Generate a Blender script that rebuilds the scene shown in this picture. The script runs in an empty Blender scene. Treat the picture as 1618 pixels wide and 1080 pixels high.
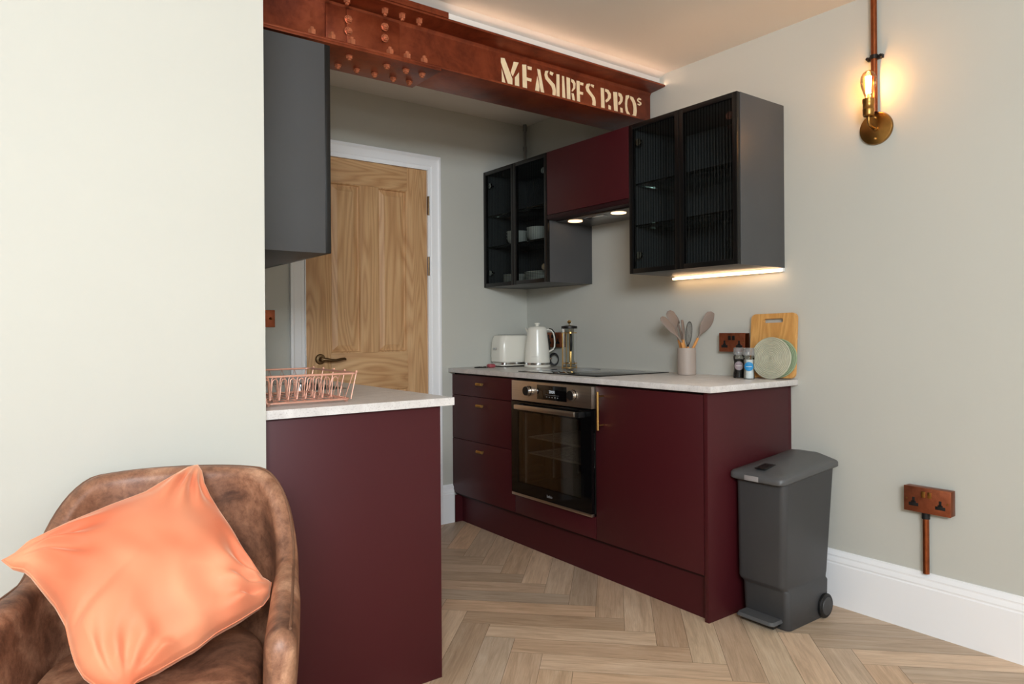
import bpy, bmesh, math, random, json
from mathutils import Vector, Matrix, noise
random.seed(7)
PI = math.pi
SC = bpy.context.scene
COL = SC.collection

# ------------------------------------------------------------------ measures (metres)
XW = 2.7317      # right wall
YW = 3.4875      # back wall, with the door
XL = 0.60        # kitchen face of the left wall block
YL = 1.90        # room face of the left wall block
ZC = 2.387       # ceiling
ZT = 0.8935      # worktop top
ZB = 0.869       # worktop underside
XD = 2.1738      # fronts of the right base run
XU = 2.4032      # fronts of the right wall cabinets

# ------------------------------------------------------------------ materials
def lin(c):
    return tuple(((v/255)/12.92 if v/255 <= .04045 else ((v/255+.055)/1.055)**2.4) for v in c)

class N:
    def __init__(s, name):
        s.m = bpy.data.materials.new(name); s.m.use_nodes = True
        s.t = s.m.node_tree; s.t.nodes.clear()
        s.out = s.t.nodes.new('ShaderNodeOutputMaterial')
    def n(s, ty, **kw):
        nd = s.t.nodes.new(ty)
        for k, v in kw.items():
            if k in nd.inputs.keys() if isinstance(k, str) else False: nd.inputs[k].default_value = v
            else: setattr(nd, k, v)
        return nd
    def l(s, a, b): s.t.links.new(a, b)
    def coords(s, scale=(1,1,1), kind='Object', rot=(0,0,0)):
        tc = s.n('ShaderNodeTexCoord'); mp = s.n('ShaderNodeMapping')
        mp.inputs['Scale'].default_value = scale; mp.inputs['Rotation'].default_value = rot
        s.l(tc.outputs[kind], mp.inputs['Vector']); return mp.outputs['Vector']
    def noise(s, vec, scale, detail=4, rough=.55, dist=0):
        nd = s.n('ShaderNodeTexNoise'); nd.inputs['Scale'].default_value = scale
        nd.inputs['Detail'].default_value = detail; nd.inputs['Roughness'].default_value = rough
        nd.inputs['Distortion'].default_value = dist
        s.l(vec, nd.inputs['Vector']); return nd.outputs['Fac']
    def ramp(s, fac, stops):
        r = s.n('ShaderNodeValToRGB'); e = r.color_ramp.elements
        while len(e) < len(stops): e.new(.5)
        for i, (p, c) in enumerate(stops):
            e[i].position = p; e[i].color = (*c, 1)
        s.l(fac, r.inputs['Fac']); return r.outputs['Color']
    def pbsdf(s, base=None, rough=.5, metal=0, spec=.5, **kw):
        p = s.n('ShaderNodeBsdfPrincipled')
        if base is not None:
            if isinstance(base, tuple): p.inputs['Base Color'].default_value = (*base, 1)
            else: s.l(base, p.inputs['Base Color'])
        if isinstance(rough, (int, float)): p.inputs['Roughness'].default_value = rough
        else: s.l(rough, p.inputs['Roughness'])
        p.inputs['Metallic'].default_value = metal
        p.inputs['Specular IOR Level'].default_value = spec
        for k, v in kw.items(): p.inputs[k.replace('_', ' ')].default_value = v
        return p
    def bump(s, p, h, strength=.2, dist=.001):
        b = s.n('ShaderNodeBump'); b.inputs['Strength'].default_value = strength
        b.inputs['Distance'].default_value = dist
        s.l(h, b.inputs['Height']); s.l(b.outputs['Normal'], p.inputs['Normal'])
    def done(s, p):
        s.l(p.outputs[0], s.out.inputs['Surface']); return s.m

def plain(name, rgb, rough=.5, metal=0, spec=.5, bump=0, bscale=400, var=.06, vscale=6, **kw):
    n = N(name); v = n.coords()
    f = n.noise(v, vscale, 3)
    c = lin(rgb) if max(rgb) > 1 else rgb
    a = tuple(x*(1-var) for x in c); b = tuple(min(1, x*(1+var)) for x in c)
    col = n.ramp(f, [(.3, a), (.7, b)])
    p = n.pbsdf(col, rough, metal, spec, **kw)
    if bump: n.bump(p, n.noise(v, bscale, 2), bump, .0006)
    return n.done(p)

def emis(name, rgb, strength):
    n = N(name); e = n.n('ShaderNodeEmission'); e.inputs['Color'].default_value = (*rgb, 1)
    e.inputs['Strength'].default_value = strength; return n.done(e)

def thin_glass(name, tint, gloss=.5, rough=.02, diffuse=None, dfac=0.0):
    n = N(name); t = n.n('ShaderNodeBsdfTransparent'); t.inputs['Color'].default_value = (*tint, 1)
    g = n.n('ShaderNodeBsdfGlossy'); g.inputs['Roughness'].default_value = rough
    g.inputs['Color'].default_value = (.95, .95, .95, 1)
    fr = n.n('ShaderNodeFresnel'); fr.inputs['IOR'].default_value = 1.45
    ml = n.n('ShaderNodeMath', operation='MULTIPLY'); ml.inputs[1].default_value = gloss
    n.l(fr.outputs[0], ml.inputs[0])
    mx = n.n('ShaderNodeMixShader'); n.l(ml.outputs[0], mx.inputs[0]); n.l(t.outputs[0], mx.inputs[1]); n.l(g.outputs[0], mx.inputs[2])
    last = mx
    if diffuse is not None:
        d = n.n('ShaderNodeBsdfDiffuse'); d.inputs['Color'].default_value = (*diffuse, 1)
        m2 = n.n('ShaderNodeMixShader'); m2.inputs[0].default_value = dfac
        n.l(mx.outputs[0], m2.inputs[1]); n.l(d.outputs[0], m2.inputs[2]); last = m2
    n.l(last.outputs[0], n.out.inputs['Surface']); return n.m

def fluted_glass(name, tint, gloss, rough):
    n = N(name); t = n.n('ShaderNodeBsdfTransparent')
    lw = n.n('ShaderNodeLayerWeight'); lw.inputs['Blend'].default_value = .5
    c = n.ramp(lw.outputs['Facing'], [(.15, tint), (.55, tuple(x*.30 for x in tint))]); n.l(c, t.inputs['Color'])
    g = n.n('ShaderNodeBsdfGlossy'); g.inputs['Roughness'].default_value = rough
    fr = n.n('ShaderNodeFresnel'); fr.inputs['IOR'].default_value = 1.45
    ml = n.n('ShaderNodeMath', operation='MULTIPLY'); ml.inputs[1].default_value = gloss; n.l(fr.outputs[0], ml.inputs[0])
    mx = n.n('ShaderNodeMixShader'); n.l(ml.outputs[0], mx.inputs[0]); n.l(t.outputs[0], mx.inputs[1]); n.l(g.outputs[0], mx.inputs[2])
    n.l(mx.outputs[0], n.out.inputs['Surface']); return n.m

def oak(name, horizontal=False, c1=(200,154,108), c2=(220,180,134), c3=(176,128,84)):
    n = N(name)
    def sc(a, l): return (a, a, l) if not horizontal else (l, a, a)
    # broad tone, cathedral figure from a stretched noise folded into rings, fine pores
    w = n.noise(n.coords(sc(9, .8)), 1.0, 4, .55, .6)
    f = n.noise(n.coords(sc(5.2, .55)), 1.0, 2, .45, .35)
    ml = n.n('ShaderNodeMath', operation='MULTIPLY'); ml.inputs[1].default_value = 22; n.l(f, ml.inputs[0])
    fr = n.n('ShaderNodeMath', operation='PINGPONG'); fr.inputs[1].default_value = .5; n.l(ml.outputs[0], fr.inputs[0])
    g = n.noise(n.coords(sc(190, 5)), 1.0, 3, .7, .1)
    a = n.ramp(w, [(.3, lin(c1)), (.7, lin(c2))])
    b = n.ramp(fr.outputs[0], [(0, lin(c3)), (.16, lin(c1)), (.4, lin(c2))])
    m = n.n('ShaderNodeMix', data_type='RGBA'); m.inputs[0].default_value = .5
    n.l(a, m.inputs[6]); n.l(b, m.inputs[7])
    m2 = n.n('ShaderNodeMix', data_type='RGBA', blend_type='MULTIPLY'); m2.inputs[0].default_value = .3
    n.l(m.outputs[2], m2.inputs[6]); n.l(n.ramp(g, [(.35, (.62,.56,.50)), (.6, (1,1,1))]), m2.inputs[7])
    p = n.pbsdf(m2.outputs[2], .45, 0, .35)
    n.bump(p, g, .08, .0004)
    return n.done(p)

def floor_oak():
    n = N('herringbone_oak')
    uv = n.n('ShaderNodeUVMap'); uv.uv_map = 'plank'
    at = n.n('ShaderNodeVertexColor'); at.layer_name = 'tone'
    mp = n.n('ShaderNodeMapping'); mp.inputs['Scale'].default_value = (2.2, 26, 1); n.l(uv.outputs[0], mp.inputs['Vector'])
    g1 = n.noise(mp.outputs[0], 1.5, 6, .62, .8)
    mp2 = n.n('ShaderNodeMapping'); mp2.inputs['Scale'].default_value = (7, 160, 1); n.l(uv.outputs[0], mp2.inputs['Vector'])
    g2 = n.noise(mp2.outputs[0], 1.5, 4, .7, .2)
    mp3 = n.n('ShaderNodeMapping'); mp3.inputs['Scale'].default_value = (3, 6, 1); n.l(uv.outputs[0], mp3.inputs['Vector'])
    g3 = n.noise(mp3.outputs[0], 1.2, 3, .6, .5)
    base = n.ramp(g1, [(.25, lin((198,168,138))), (.5, lin((228,198,167))), (.75, lin((242,218,191)))])
    gr = n.ramp(g2, [(.3, (.74,.70,.66)), (.58, (1,1,1))])
    m = n.n('ShaderNodeMix', data_type='RGBA', blend_type='MULTIPLY'); m.inputs[0].default_value = .55
    n.l(base, m.inputs[6]); n.l(gr, m.inputs[7])
    m1 = n.n('ShaderNodeMix', data_type='RGBA', blend_type='MULTIPLY'); m1.inputs[0].default_value = .5
    n.l(m.outputs[2], m1.inputs[6]); n.l(n.ramp(g3, [(.3, (.82,.80,.78)), (.6, (1,1,1))]), m1.inputs[7])
    m2 = n.n('ShaderNodeMix', data_type='RGBA', blend_type='MULTIPLY'); m2.inputs[0].default_value = 1
    n.l(m1.outputs[2], m2.inputs[6]); n.l(at.outputs[0], m2.inputs[7])
    rr = n.n('ShaderNodeMapRange'); rr.inputs[3].default_value = .38; rr.inputs[4].default_value = .55; n.l(g1, rr.inputs[0])
    p = n.pbsdf(m2.outputs[2], rr.outputs[0], 0, .4)
    n.bump(p, g2, .15, .0005)
    return n.done(p)

def worktop_mat():
    n = N('speckled_quartz'); v = n.coords()
    f = n.noise(v, 24, 6, .6, .4); s = n.noise(v, 210, 2, .6)
    a = n.ramp(f, [(.3, lin((206,202,200))), (.65, lin((226,223,221)))])
    b = n.ramp(s, [(.34, lin((150,140,138))), (.44, (1,1,1))])
    m = n.n('ShaderNodeMix', data_type='RGBA', blend_type='MULTIPLY'); m.inputs[0].default_value = .28
    n.l(a, m.inputs[6]); n.l(b, m.inputs[7])
    return n.done(n.pbsdf(m.outputs[2], .32, 0, .45))

def rust_mat():
    n = N('red_oxide_steel'); v = n.coords((1, 1, 1))
    f = n.noise(v, 5, 6, .65, .6); g = n.noise(v, 70, 4, .7); h = n.noise(v, 18, 5, .7, 1)
    a = n.ramp(f, [(.28, lin((96,38,20))), (.5, lin((142,66,38))), (.75, lin((168,86,52)))])
    b = n.ramp(h, [(.35, (.72,.62,.55)), (.6, (1,1,1))])
    m = n.n('ShaderNodeMix', data_type='RGBA', blend_type='MULTIPLY'); m.inputs[0].default_value = .6
    n.l(a, m.inputs[6]); n.l(b, m.inputs[7])
    rr = n.n('ShaderNodeMapRange'); rr.inputs[3].default_value = .28; rr.inputs[4].default_value = .5; n.l(h, rr.inputs[0])
    p = n.pbsdf(m.outputs[2], rr.outputs[0], .55, .5)
    n.bump(p, g, .25, .001)
    return n.done(p)

def leather_mat():
    n = N('brown_distressed_leather'); v = n.coords()
    f = n.noise(v, 7, 6, .65, .7); g = n.noise(v, 38, 6, .8, .3); h = n.noise(v, 260, 3, .6)
    a = n.ramp(f, [(.30, lin((84,56,44))), (.5, lin((156,110,84))), (.70, lin((208,162,130)))])
    b = n.ramp(g, [(.36, (.50,.44,.42)), (.58, (1,1,1))])
    m = n.n('ShaderNodeMix', data_type='RGBA', blend_type='MULTIPLY'); m.inputs[0].default_value = .8
    n.l(a, m.inputs[6]); n.l(b, m.inputs[7])
    rr = n.n('ShaderNodeMapRange'); rr.inputs[3].default_value = .55; rr.inputs[4].default_value = .32; n.l(f, rr.inputs[0])
    p = n.pbsdf(m.outputs[2], rr.outputs[0], 0, .45)
    n.bump(p, h, .35, .0008)
    return n.done(p)

def velvet_mat():
    n = N('orange_velvet'); v = n.coords()
    f = n.noise(v, 4.2, 2, .5, .4); h = n.noise(v, 500, 2)
    a = n.ramp(f, [(.3, lin((208,98,64))), (.62, lin((238,156,118)))])
    p = n.pbsdf(a, .62, 0, .25, Sheen_Weight=.7, Sheen_Roughness=.35)
    p.inputs['Sheen Tint'].default_value = (1, .72, .52, 1)
    n.bump(p, h, .1, .0005)
    return n.done(p)

def brushed(name, rgb, rough=.32, axis=1):
    n = N(name); sc = [300, 300, 300]; sc[axis] = 3
    v = n.coords(tuple(sc)); f = n.noise(v, 1, 2)
    c = lin(rgb)
    a = n.ramp(f, [(.3, tuple(x*.85 for x in c)), (.7, c)])
    return n.done(n.pbsdf(a, rough, 1, .5))

M = {}
M['wall'] = plain('sage_grey_paint', (199,199,191), .75, 0, .3, .15, 500, .012, 2)
M['ceiling'] = plain('white_ceiling_paint', (232,228,222), .8, 0, .2, .1, 400, .01, 2)
M['trim'] = plain('white_gloss_trim', (250,251,253), .32, 0, .45, 0, 1, .01)
M['burg'] = plain('burgundy_lacquer', (69,19,25), .46, 0, .36, 0, 1, .03, 2)
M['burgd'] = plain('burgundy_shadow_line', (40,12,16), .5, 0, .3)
M['grey'] = plain('anthracite_board', (75,76,78), .45, 0, .4, .1, 600, .03)
M['black'] = plain('black_frame', (9,9,10), .35, 0, .45)
M['inside'] = plain('dark_cabinet_interior', (62,64,66), .6, 0, .3)
M['brass'] = plain('satin_brass', (232,190,116), .28, 1, .5, 0, 1, .04)
M['bronze'] = plain('antique_bronze', (120,98,72), .34, 1, .5, .1, 300, .2, 30)
M['rack'] = plain('oven_wire', (226,224,220), .3, .1)
M['oldbrass'] = plain('aged_brass', (168,124,66), .32, 1, .5, .1, 300, .15, 30)
M['copper'] = plain('aged_copper', (150,84,52), .34, 1, .5, 0, 1, .2, 30)
M['coppl'] = plain('brushed_copper_plate', (160,92,64), .42, .85, .5, 0, 1, .2, 40)
M['cwire'] = plain('copper_wire', (242,184,162), .3, .55, .5)
M['steel'] = brushed('brushed_steel', (214,200,184), .38, 1)
M['steels'] = plain('sink_steel', (150,150,150), .3, 1)
M['chrome'] = plain('chrome', (215,215,215), .12, 1)
M['blackglass'] = plain('black_glass', (10,10,11), .06, 0, .6)
M['blackmat'] = plain('black_plastic', (20,20,21), .45, 0, .4)
M['darkmetal'] = plain('dark_metal', (52,48,46), .4, .8)
M['quartz'] = worktop_mat()
M['oakv'] = oak('oak_vertical')
M['oakh'] = oak('oak_horizontal', True)
M['bamboo'] = oak('bamboo_board', False, (206,150,84), (228,176,108), (196,138,74))
M['floor'] = floor_oak()
M['gap'] = plain('floor_joint', (120,98,74), .8)
M['rust'] = rust_mat()
M['bolt'] = plain('painted_bolt', (196,116,82), .22, .35, .5, .2, 80, .2, 40)
M['cream'] = plain('cream_stencil_paint', (255,228,188), .6, 0, .3, 0, 1, .07, 40)
M['leather'] = leather_mat()
M['piping'] = plain('leather_piping', (112,78,58), .5, 0, .4, .2, 300, .2, 20)
M['velvet'] = velvet_mat()
M['ivory'] = plain('ivory_enamel', (240,237,226), .22, 0, .5, 0, 1, .01)
M['white'] = plain('white_ceramic', (236,234,228), .25)
M['binl'] = plain('bin_lid_plastic', (86,87,88), .42, 0, .45, .1, 500, .03)
M['binb'] = plain('bin_body_plastic', (64,64,65), .5, 0, .4, .15, 600, .03)
M['pot'] = plain('taupe_ceramic', (176,162,152), .5, 0, .4)
M['silicone'] = plain('taupe_silicone', (136,120,110), .55, 0, .35)
M['wood'] = plain('beech_handle', (214,150,84), .5, 0, .35, 0, 1, .1, 40)
M['green'] = plain('sage_cotton', (184,182,162), .85, 0, .2, .5, 600, .06, 60)
M['green2'] = plain('deep_sage_cotton', (146,162,132), .85, 0, .2, .5, 600, .06, 60)
M['pepper'] = plain('black_pepper', (34,28,26), .8, 0, .3, .8, 500, .6, 300)
M['salt'] = plain('white_salt', (240,240,238), .8, 0, .3, .4, 500, .04, 200)
M['blue'] = plain('blue_label', (40,140,200), .5)
M['mauve'] = plain('grey_label', (150,136,142), .5)
M['clip'] = plain('light_grey_clip', (150,146,146), .4)
M['keyred'] = plain('pink_fob', (170,80,88), .5)
M['glass'] = thin_glass('clear_glass', (.93,.95,.94), 1.0, .02)
M['capglass'] = thin_glass('frosted_cap', (.80,.80,.80), 1.0, .15, (.7,.7,.7), .25)
M['fluted'] = fluted_glass('smoked_fluted_glass', (.60,.65,.64), .42, .18)
M['ovenglass'] = thin_glass('oven_door_glass', (.66,.63,.59), .6, .02)
M['shelfglass'] = thin_glass('green_edge_glass', (.55,.64,.60), 1.0, .03)
M['bulb'] = thin_glass('amber_bulb_glass', (1.0,.84,.60), .8, .02)
M['ovenin'] = plain('oven_enamel', (58,55,52), .35, .3)
M['led'] = emis('led_warm', (1.0,.62,.33), 8)
M['ledtop'] = emis('led_amber', (1.0,.62,.38), 12)
M['tape'] = emis('led_tape', (1.0,.64,.42), 24)
M['fil'] = emis('filament_warm', (1.0,.58,.24), 70)
M['spot'] = emis('hood_lamp', (1.0,.62,.32), 2.8)
M['digits'] = emis('display_digits', (.8,.85,.9), .5)
M['mark'] = plain('grey_print', (150,150,150), .5)

# ------------------------------------------------------------------ mesh helpers
def BM(): return bmesh.new()

def _bevel(bm, geom_edges, w, seg=2):
    if w > 0: bmesh.ops.bevel(bm, geom=geom_edges, offset=w, segments=seg, profile=.5, affect='EDGES', clamp_overlap=True)

def box(bm, x0, x1, y0, y1, z0, z1, bev=0, seg=2):
    t = bmesh.new()
    bmesh.ops.create_cube(t, size=1)
    sx, sy, sz = x1-x0, y1-y0, z1-z0
    for v in t.verts:
        v.co = Vector(((x0+x1)/2+v.co.x*sx, (y0+y1)/2+v.co.y*sy, (z0+z1)/2+v.co.z*sz))
    _bevel(t, t.edges[:], bev, seg)
    merge(bm, t); return bm

def merge(bm, t, mat=None):
    if mat is not None: bmesh.ops.transform(t, matrix=mat, verts=t.verts)
    me = bpy.data.meshes.new('tmp'); t.to_mesh(me); t.free(); bm.from_mesh(me); bpy.data.meshes.remove(me)

def tube(bm, pts, r, seg=10, cap=True, closed=False):
    pts = [Vector(p) for p in pts]; n = len(pts); rings = []
    rr = r if isinstance(r, (list, tuple)) else [r]*n
    prev = None
    for i, p in enumerate(pts):
        a = pts[(i-1) % n] if (i > 0 or closed) else p
        b = pts[(i+1) % n] if (i < n-1 or closed) else p
        d = (b-a).normalized() if (b-a).length > 1e-9 else Vector((0,0,1))
        if prev is None:
            u = d.orthogonal().normalized()
        else:
            u = (prev - d*prev.dot(d))
            u = u.normalized() if u.length > 1e-6 else d.orthogonal().normalized()
        prev = u; w = d.cross(u)
        rings.append([bm.verts.new(p + (u*math.cos(2*PI*k/seg)+w*math.sin(2*PI*k/seg))*rr[i]) for k in range(seg)])
    m = n if closed else n-1
    for i in range(m):
        A, B = rings[i], rings[(i+1) % n]
        for k in range(seg):
            f = bm.faces.new((A[k], A[(k+1) % seg], B[(k+1) % seg], B[k])); f.smooth = True
    if cap and not closed:
        bm.faces.new(rings[0][::-1]); bm.faces.new(rings[-1])
    return bm

def lathe(bm, prof, c=(0,0,0), seg=32, axis='Z', cap=True):
    """prof: list of (radius, height)"""
    c = Vector(c); rings = []
    def P(r, h, a):
        x, y = r*math.cos(a), r*math.sin(a)
        if axis == 'Z': return c+Vector((x, y, h))
        if axis == 'X': return c+Vector((h, x, y))
        return c+Vector((x, h, y))
    for r, h in prof:
        rings.append([bm.verts.new(P(max(r, 1e-5), h, 2*PI*k/seg)) for k in range(seg)])
    fs = []
    for A, B in zip(rings, rings[1:]):
        for k in range(seg):
            f = bm.faces.new((A[k], A[(k+1) % seg], B[(k+1) % seg], B[k])); f.smooth = True; fs.append(f)
    if cap: bm.faces.new(rings[0][::-1]); bm.faces.new(rings[-1])
    return bm

def prism(bm, poly, plane, a, b, bev=0):
    """extrude a 2-D polygon; plane 'XZ' runs along Y from a to b, 'YZ' along X, 'XY' along Z"""
    t = bmesh.new()
    def P(u, v, w):
        return {'XZ': (u, w, v), 'YZ': (w, u, v), 'XY': (u, v, w)}[plane]
    A = [t.verts.new(P(u, v, a)) for u, v in poly]; B = [t.verts.new(P(u, v, b)) for u, v in poly]
    t.faces.new(A); t.faces.new(B[::-1])
    k = len(poly)
    for i in range(k): t.faces.new((A[i], B[i], B[(i+1) % k], A[(i+1) % k]))
    bmesh.ops.recalc_face_normals(t, faces=t.faces)
    _bevel(t, t.edges[:], bev, 2)
    merge(bm, t); return bm

def rrect(x0, x1, y0, y1, r, k=6):
    out = []
    for cx, cy, a0 in ((x1-r, y1-r, 0), (x0+r, y1-r, 90), (x0+r, y0+r, 180), (x1-r, y0+r, 270)):
        for i in range(k+1):
            a = math.radians(a0+90*i/k); out.append((cx+r*math.cos(a), cy+r*math.sin(a)))
    return out

def loft(bm, loops, cap=True, smooth=True):
    R = [[bm.verts.new(p) for p in lp] for lp in loops]; k = len(R[0])
    for A, B in zip(R, R[1:]):
        for i in range(k):
            f = bm.faces.new((A[i], A[(i+1) % k], B[(i+1) % k], B[i])); f.smooth = smooth
    if cap:
        bm.faces.new(R[0][::-1]); bm.faces.new(R[-1])
    return bm

# ------------------------------------------------------------------ object helpers
def mesh_obj(name, bm, mat, auto=35):
    bmesh.ops.recalc_face_normals(bm, faces=bm.faces)
    me = bpy.data.meshes.new(name); bm.to_mesh(me); bm.free()
    mats = mat if isinstance(mat, (list, tuple)) else [mat]
    for m in mats: me.materials.append(m)
    if auto:
        for p in me.polygons: p.use_smooth = True
        try: me.set_sharp_from_angle(angle=math.radians(auto))
        except Exception: pass
    o = bpy.data.objects.new(name, me); COL.objects.link(o); return o

def thing(name, label, cat, loc=(0,0,0), rotz=0, group=None):
    o = bpy.data.objects.new(name, None); COL.objects.link(o)
    o.empty_display_size = .05
    o.location = loc; o.rotation_euler = (0, 0, rotz)
    o['label'] = label; o['category'] = cat
    if group: o['group'] = group
    return o

def mat_of(o):
    m = Matrix.Translation(o.location) @ o.rotation_euler.to_matrix().to_4x4()
    return (mat_of(o.parent) @ m) if o.parent else m

def part(name, bm, mat, parent, local=False, label=None, auto=35):
    """geometry given in world coordinates unless local=True"""
    if not local:
        bmesh.ops.transform(bm, matrix=mat_of(parent).inverted(), verts=bm.verts)
    o = mesh_obj(name, bm, mat, auto); o.parent = parent
    if label: o['label'] = label
    return o

def solo(name, bm, mat, label, cat, group=None, auto=35):
    bm.verts.ensure_lookup_table()
    xs = [v.co for v in bm.verts]
    c = Vector(((min(p.x for p in xs)+max(p.x for p in xs))/2, (min(p.y for p in xs)+max(p.y for p in xs))/2, min(p.z for p in xs)))
    bmesh.ops.translate(bm, vec=-c, verts=bm.verts)
    o = mesh_obj(name, bm, mat, auto); o.location = c
    o['label'] = label; o['category'] = cat
    if group: o['group'] = group
    return o

def struct(name, bm, mat, parent=None, auto=35):
    o = mesh_obj(name, bm, mat, auto)
    if parent: o.parent = parent
    else: o['kind'] = 'structure'
    return o

def text_bm(body, size, extrude=.0003):
    cu = bpy.data.curves.new('t', 'FONT'); cu.body = body; cu.size = size; cu.extrude = extrude
    cu.align_x = 'CENTER'; cu.align_y = 'CENTER'
    o = bpy.data.objects.new('t', cu); COL.objects.link(o)
    dg = bpy.context.evaluated_depsgraph_get()
    me = bpy.data.meshes.new_from_object(o.evaluated_get(dg))
    bm = bmesh.new(); bm.from_mesh(me)
    bpy.data.objects.remove(o); bpy.data.curves.remove(cu); bpy.data.meshes.remove(me)
    return bm

# text lying in a plane that faces -X (reads towards decreasing Y when seen from the galley)
FACE_MX = Matrix(((0,0,-1,0),(-1,0,0,0),(0,1,0,0),(0,0,0,1)))
def text_on_x(bm, body, size, x, y, z):
    t = text_bm(body, size); merge(bm, t, Matrix.Translation((x, y, z)) @ FACE_MX)

E_WIN, E_FLASH, E_BULB, EXPO, E_SOFT = 14, 9, 1.0, 0.36, 92

# ================================================================== the room
XW2, YR, XF = XW+.12, -2.60, -2.60
b = BM(); box(b, XF-.1, XW+.12, YR-.1, YW+.12, -.06, -.003)
floor = struct('floor', b, M['gap'])
# herringbone planks, one mesh
def clip(poly, x0, x1, y0, y1):
    for ax, lim, sg in ((0, x0, 1), (0, x1, -1), (1, y0, 1), (1, y1, -1)):
        out = []
        for i, p in enumerate(poly):
            q = poly[(i+1) % len(poly)]
            dp, dq = sg*(p[ax]-lim), sg*(q[ax]-lim)
            if dp >= 0: out.append(p)
            if dp*dq < 0:
                t = dp/(dp-dq); out.append(tuple(p[k]+(q[k]-p[k])*t for k in range(len(p))))
        poly = out
        if len(poly) < 3: return None
    return poly
b = BM(); uvl = b.loops.layers.uv.new('plank'); cl = b.loops.layers.color.new('tone')
w, L, g, S2 = .1102, .612, .0006, math.sqrt(2)
rnd = random.Random(3)
for m in range(-9, 10):
    for n_ in range(-60, 61):
        for kind in 'HV':
            if kind == 'H': p0, q0, dp, dq = n_*w, n_*w, L, w
            else: p0, q0, dp, dq = n_*w, n_*w+w, w, L
            p0 += m*L; q0 -= m*L
            cr = [(p0+g, q0+g), (p0+dp-g, q0+g), (p0+dp-g, q0+dq-g), (p0+g, q0+dq-g)]
            ou, ov = rnd.random()*9, rnd.random()*9
            tone = .84+.22*rnd.random(); warm = 1+.05*(rnd.random()-.5)
            quad = []
            for p, q in cr:
                a, c = (p-p0, q-q0) if kind == 'H' else (q-q0, p-p0)
                quad.append((1.877+(q-p)/S2, 2.139+(p+q)/S2, a+ou, c+ov))
            quad = clip(quad, XF, XW, YR, YW+.03)
            if not quad: continue
            f = b.faces.new([b.verts.new((v[0], v[1], 0)) for v in quad])
            for lp, v in zip(f.loops, quad):
                lp[uvl].uv = (v[2], v[3]); lp[cl] = (tone*warm, tone, tone/warm, 1)
o = mesh_obj('floor_planks', b, M['floor'], 0); o.parent = floor

b = BM(); box(b, XW, XW+.12, YR-.1, YW+.12, -.06, ZC); struct('wall_right', b, M['wall'])
b = BM()
DX0, DX1, DZ = 1.3000, 2.0200, 2.0250     # door opening
box(b, XL, DX0, YW, YW+.12, -.06, ZC); box(b, DX1, XW, YW, YW+.12, -.06, ZC); box(b, DX0, DX1, YW, YW+.12, DZ, ZC)
struct('wall_back', b, M['wall'])
b = BM(); box(b, XF-.1, XL, YL, YW+.12, -.06, ZC); struct('wall_left', b, M['wall'])
b = BM(); box(b, XF-.12, XF, YR-.1, YL, -.06, ZC); struct('wall_far_left', b, M['wall'])
WX0, WX1, WZ0, WZ1 = -1.5, 1.9, .55, 2.15      # the daylight window, behind the camera
b = BM()
box(b, XF, WX0, YR-.12, YR, -.06, ZC); box(b, WX1, XW, YR-.12, YR, -.06, ZC)
box(b, WX0, WX1, YR-.12, YR, -.06, WZ0); box(b, WX0, WX1, YR-.12, YR, WZ1, ZC)
struct('wall_rear', b, M['wall'])
win = thing('window_1', 'white framed window behind the camera', 'window', (.2, YR-.06, WZ0))
del win['label'], win['category']; win['kind'] = 'structure'
b = BM()
for x in (WX0+.03, (WX0+WX1)/2, WX1-.03): box(b, x-.03, x+.03, YR-.09, YR-.03, WZ0, WZ1)
box(b, WX0, WX1, YR-.09, YR-.03, WZ0, WZ0+.06); box(b, WX0, WX1, YR-.09, YR-.03, WZ1-.06, WZ1)
part('window_frame', b, M['trim'], win)
b = BM(); box(b, XF-.12, XW+.12, YR-.12, YW+.12, ZC, ZC+.1); struct('ceiling', b, M['ceiling'])
# plaster fascia over the beam with its small cove strip
b = BM(); box(b, XL, XW, 2.390, 2.545, 2.3365, ZC); struct('trim_1', b, M['ceiling'])
b = BM(); prism(b, [(2.348, ZC), (2.390, ZC), (2.390, 2.371), (2.386, 2.373), (2.372, 2.378), (2.358, 2.3835)], 'YZ', XL, XW); struct('trim_2', b, M['ceiling'])

# skirting: profile as (thickness, height)
PF = [(0, 0), (.020, 0), (.020, .166), (.0175, .170), (.0175, .173), (.019, .177), (.0165, .186), (.0125, .193), (.0125, .197), (.014, .200), (.011, .207), (.006, .213), (.0045, .219), (0, .2195)]
b = BM(); prism(b, [(XW-t, z) for t, z in PF], 'XZ', YR, 1.6770); struct('baseboard_right', b, M['trim'], auto=20)
b = BM(); prism(b, [(YW-t, z) for t, z in PF], 'YZ', 2.0950, 2.1738); struct('baseboard_back', b, M['trim'], auto=20)
b = BM(); prism(b, [(YL-t, z) for t, z in PF], 'YZ', XF, XL); struct('baseboard_left', b, M['trim'], auto=20)

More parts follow.
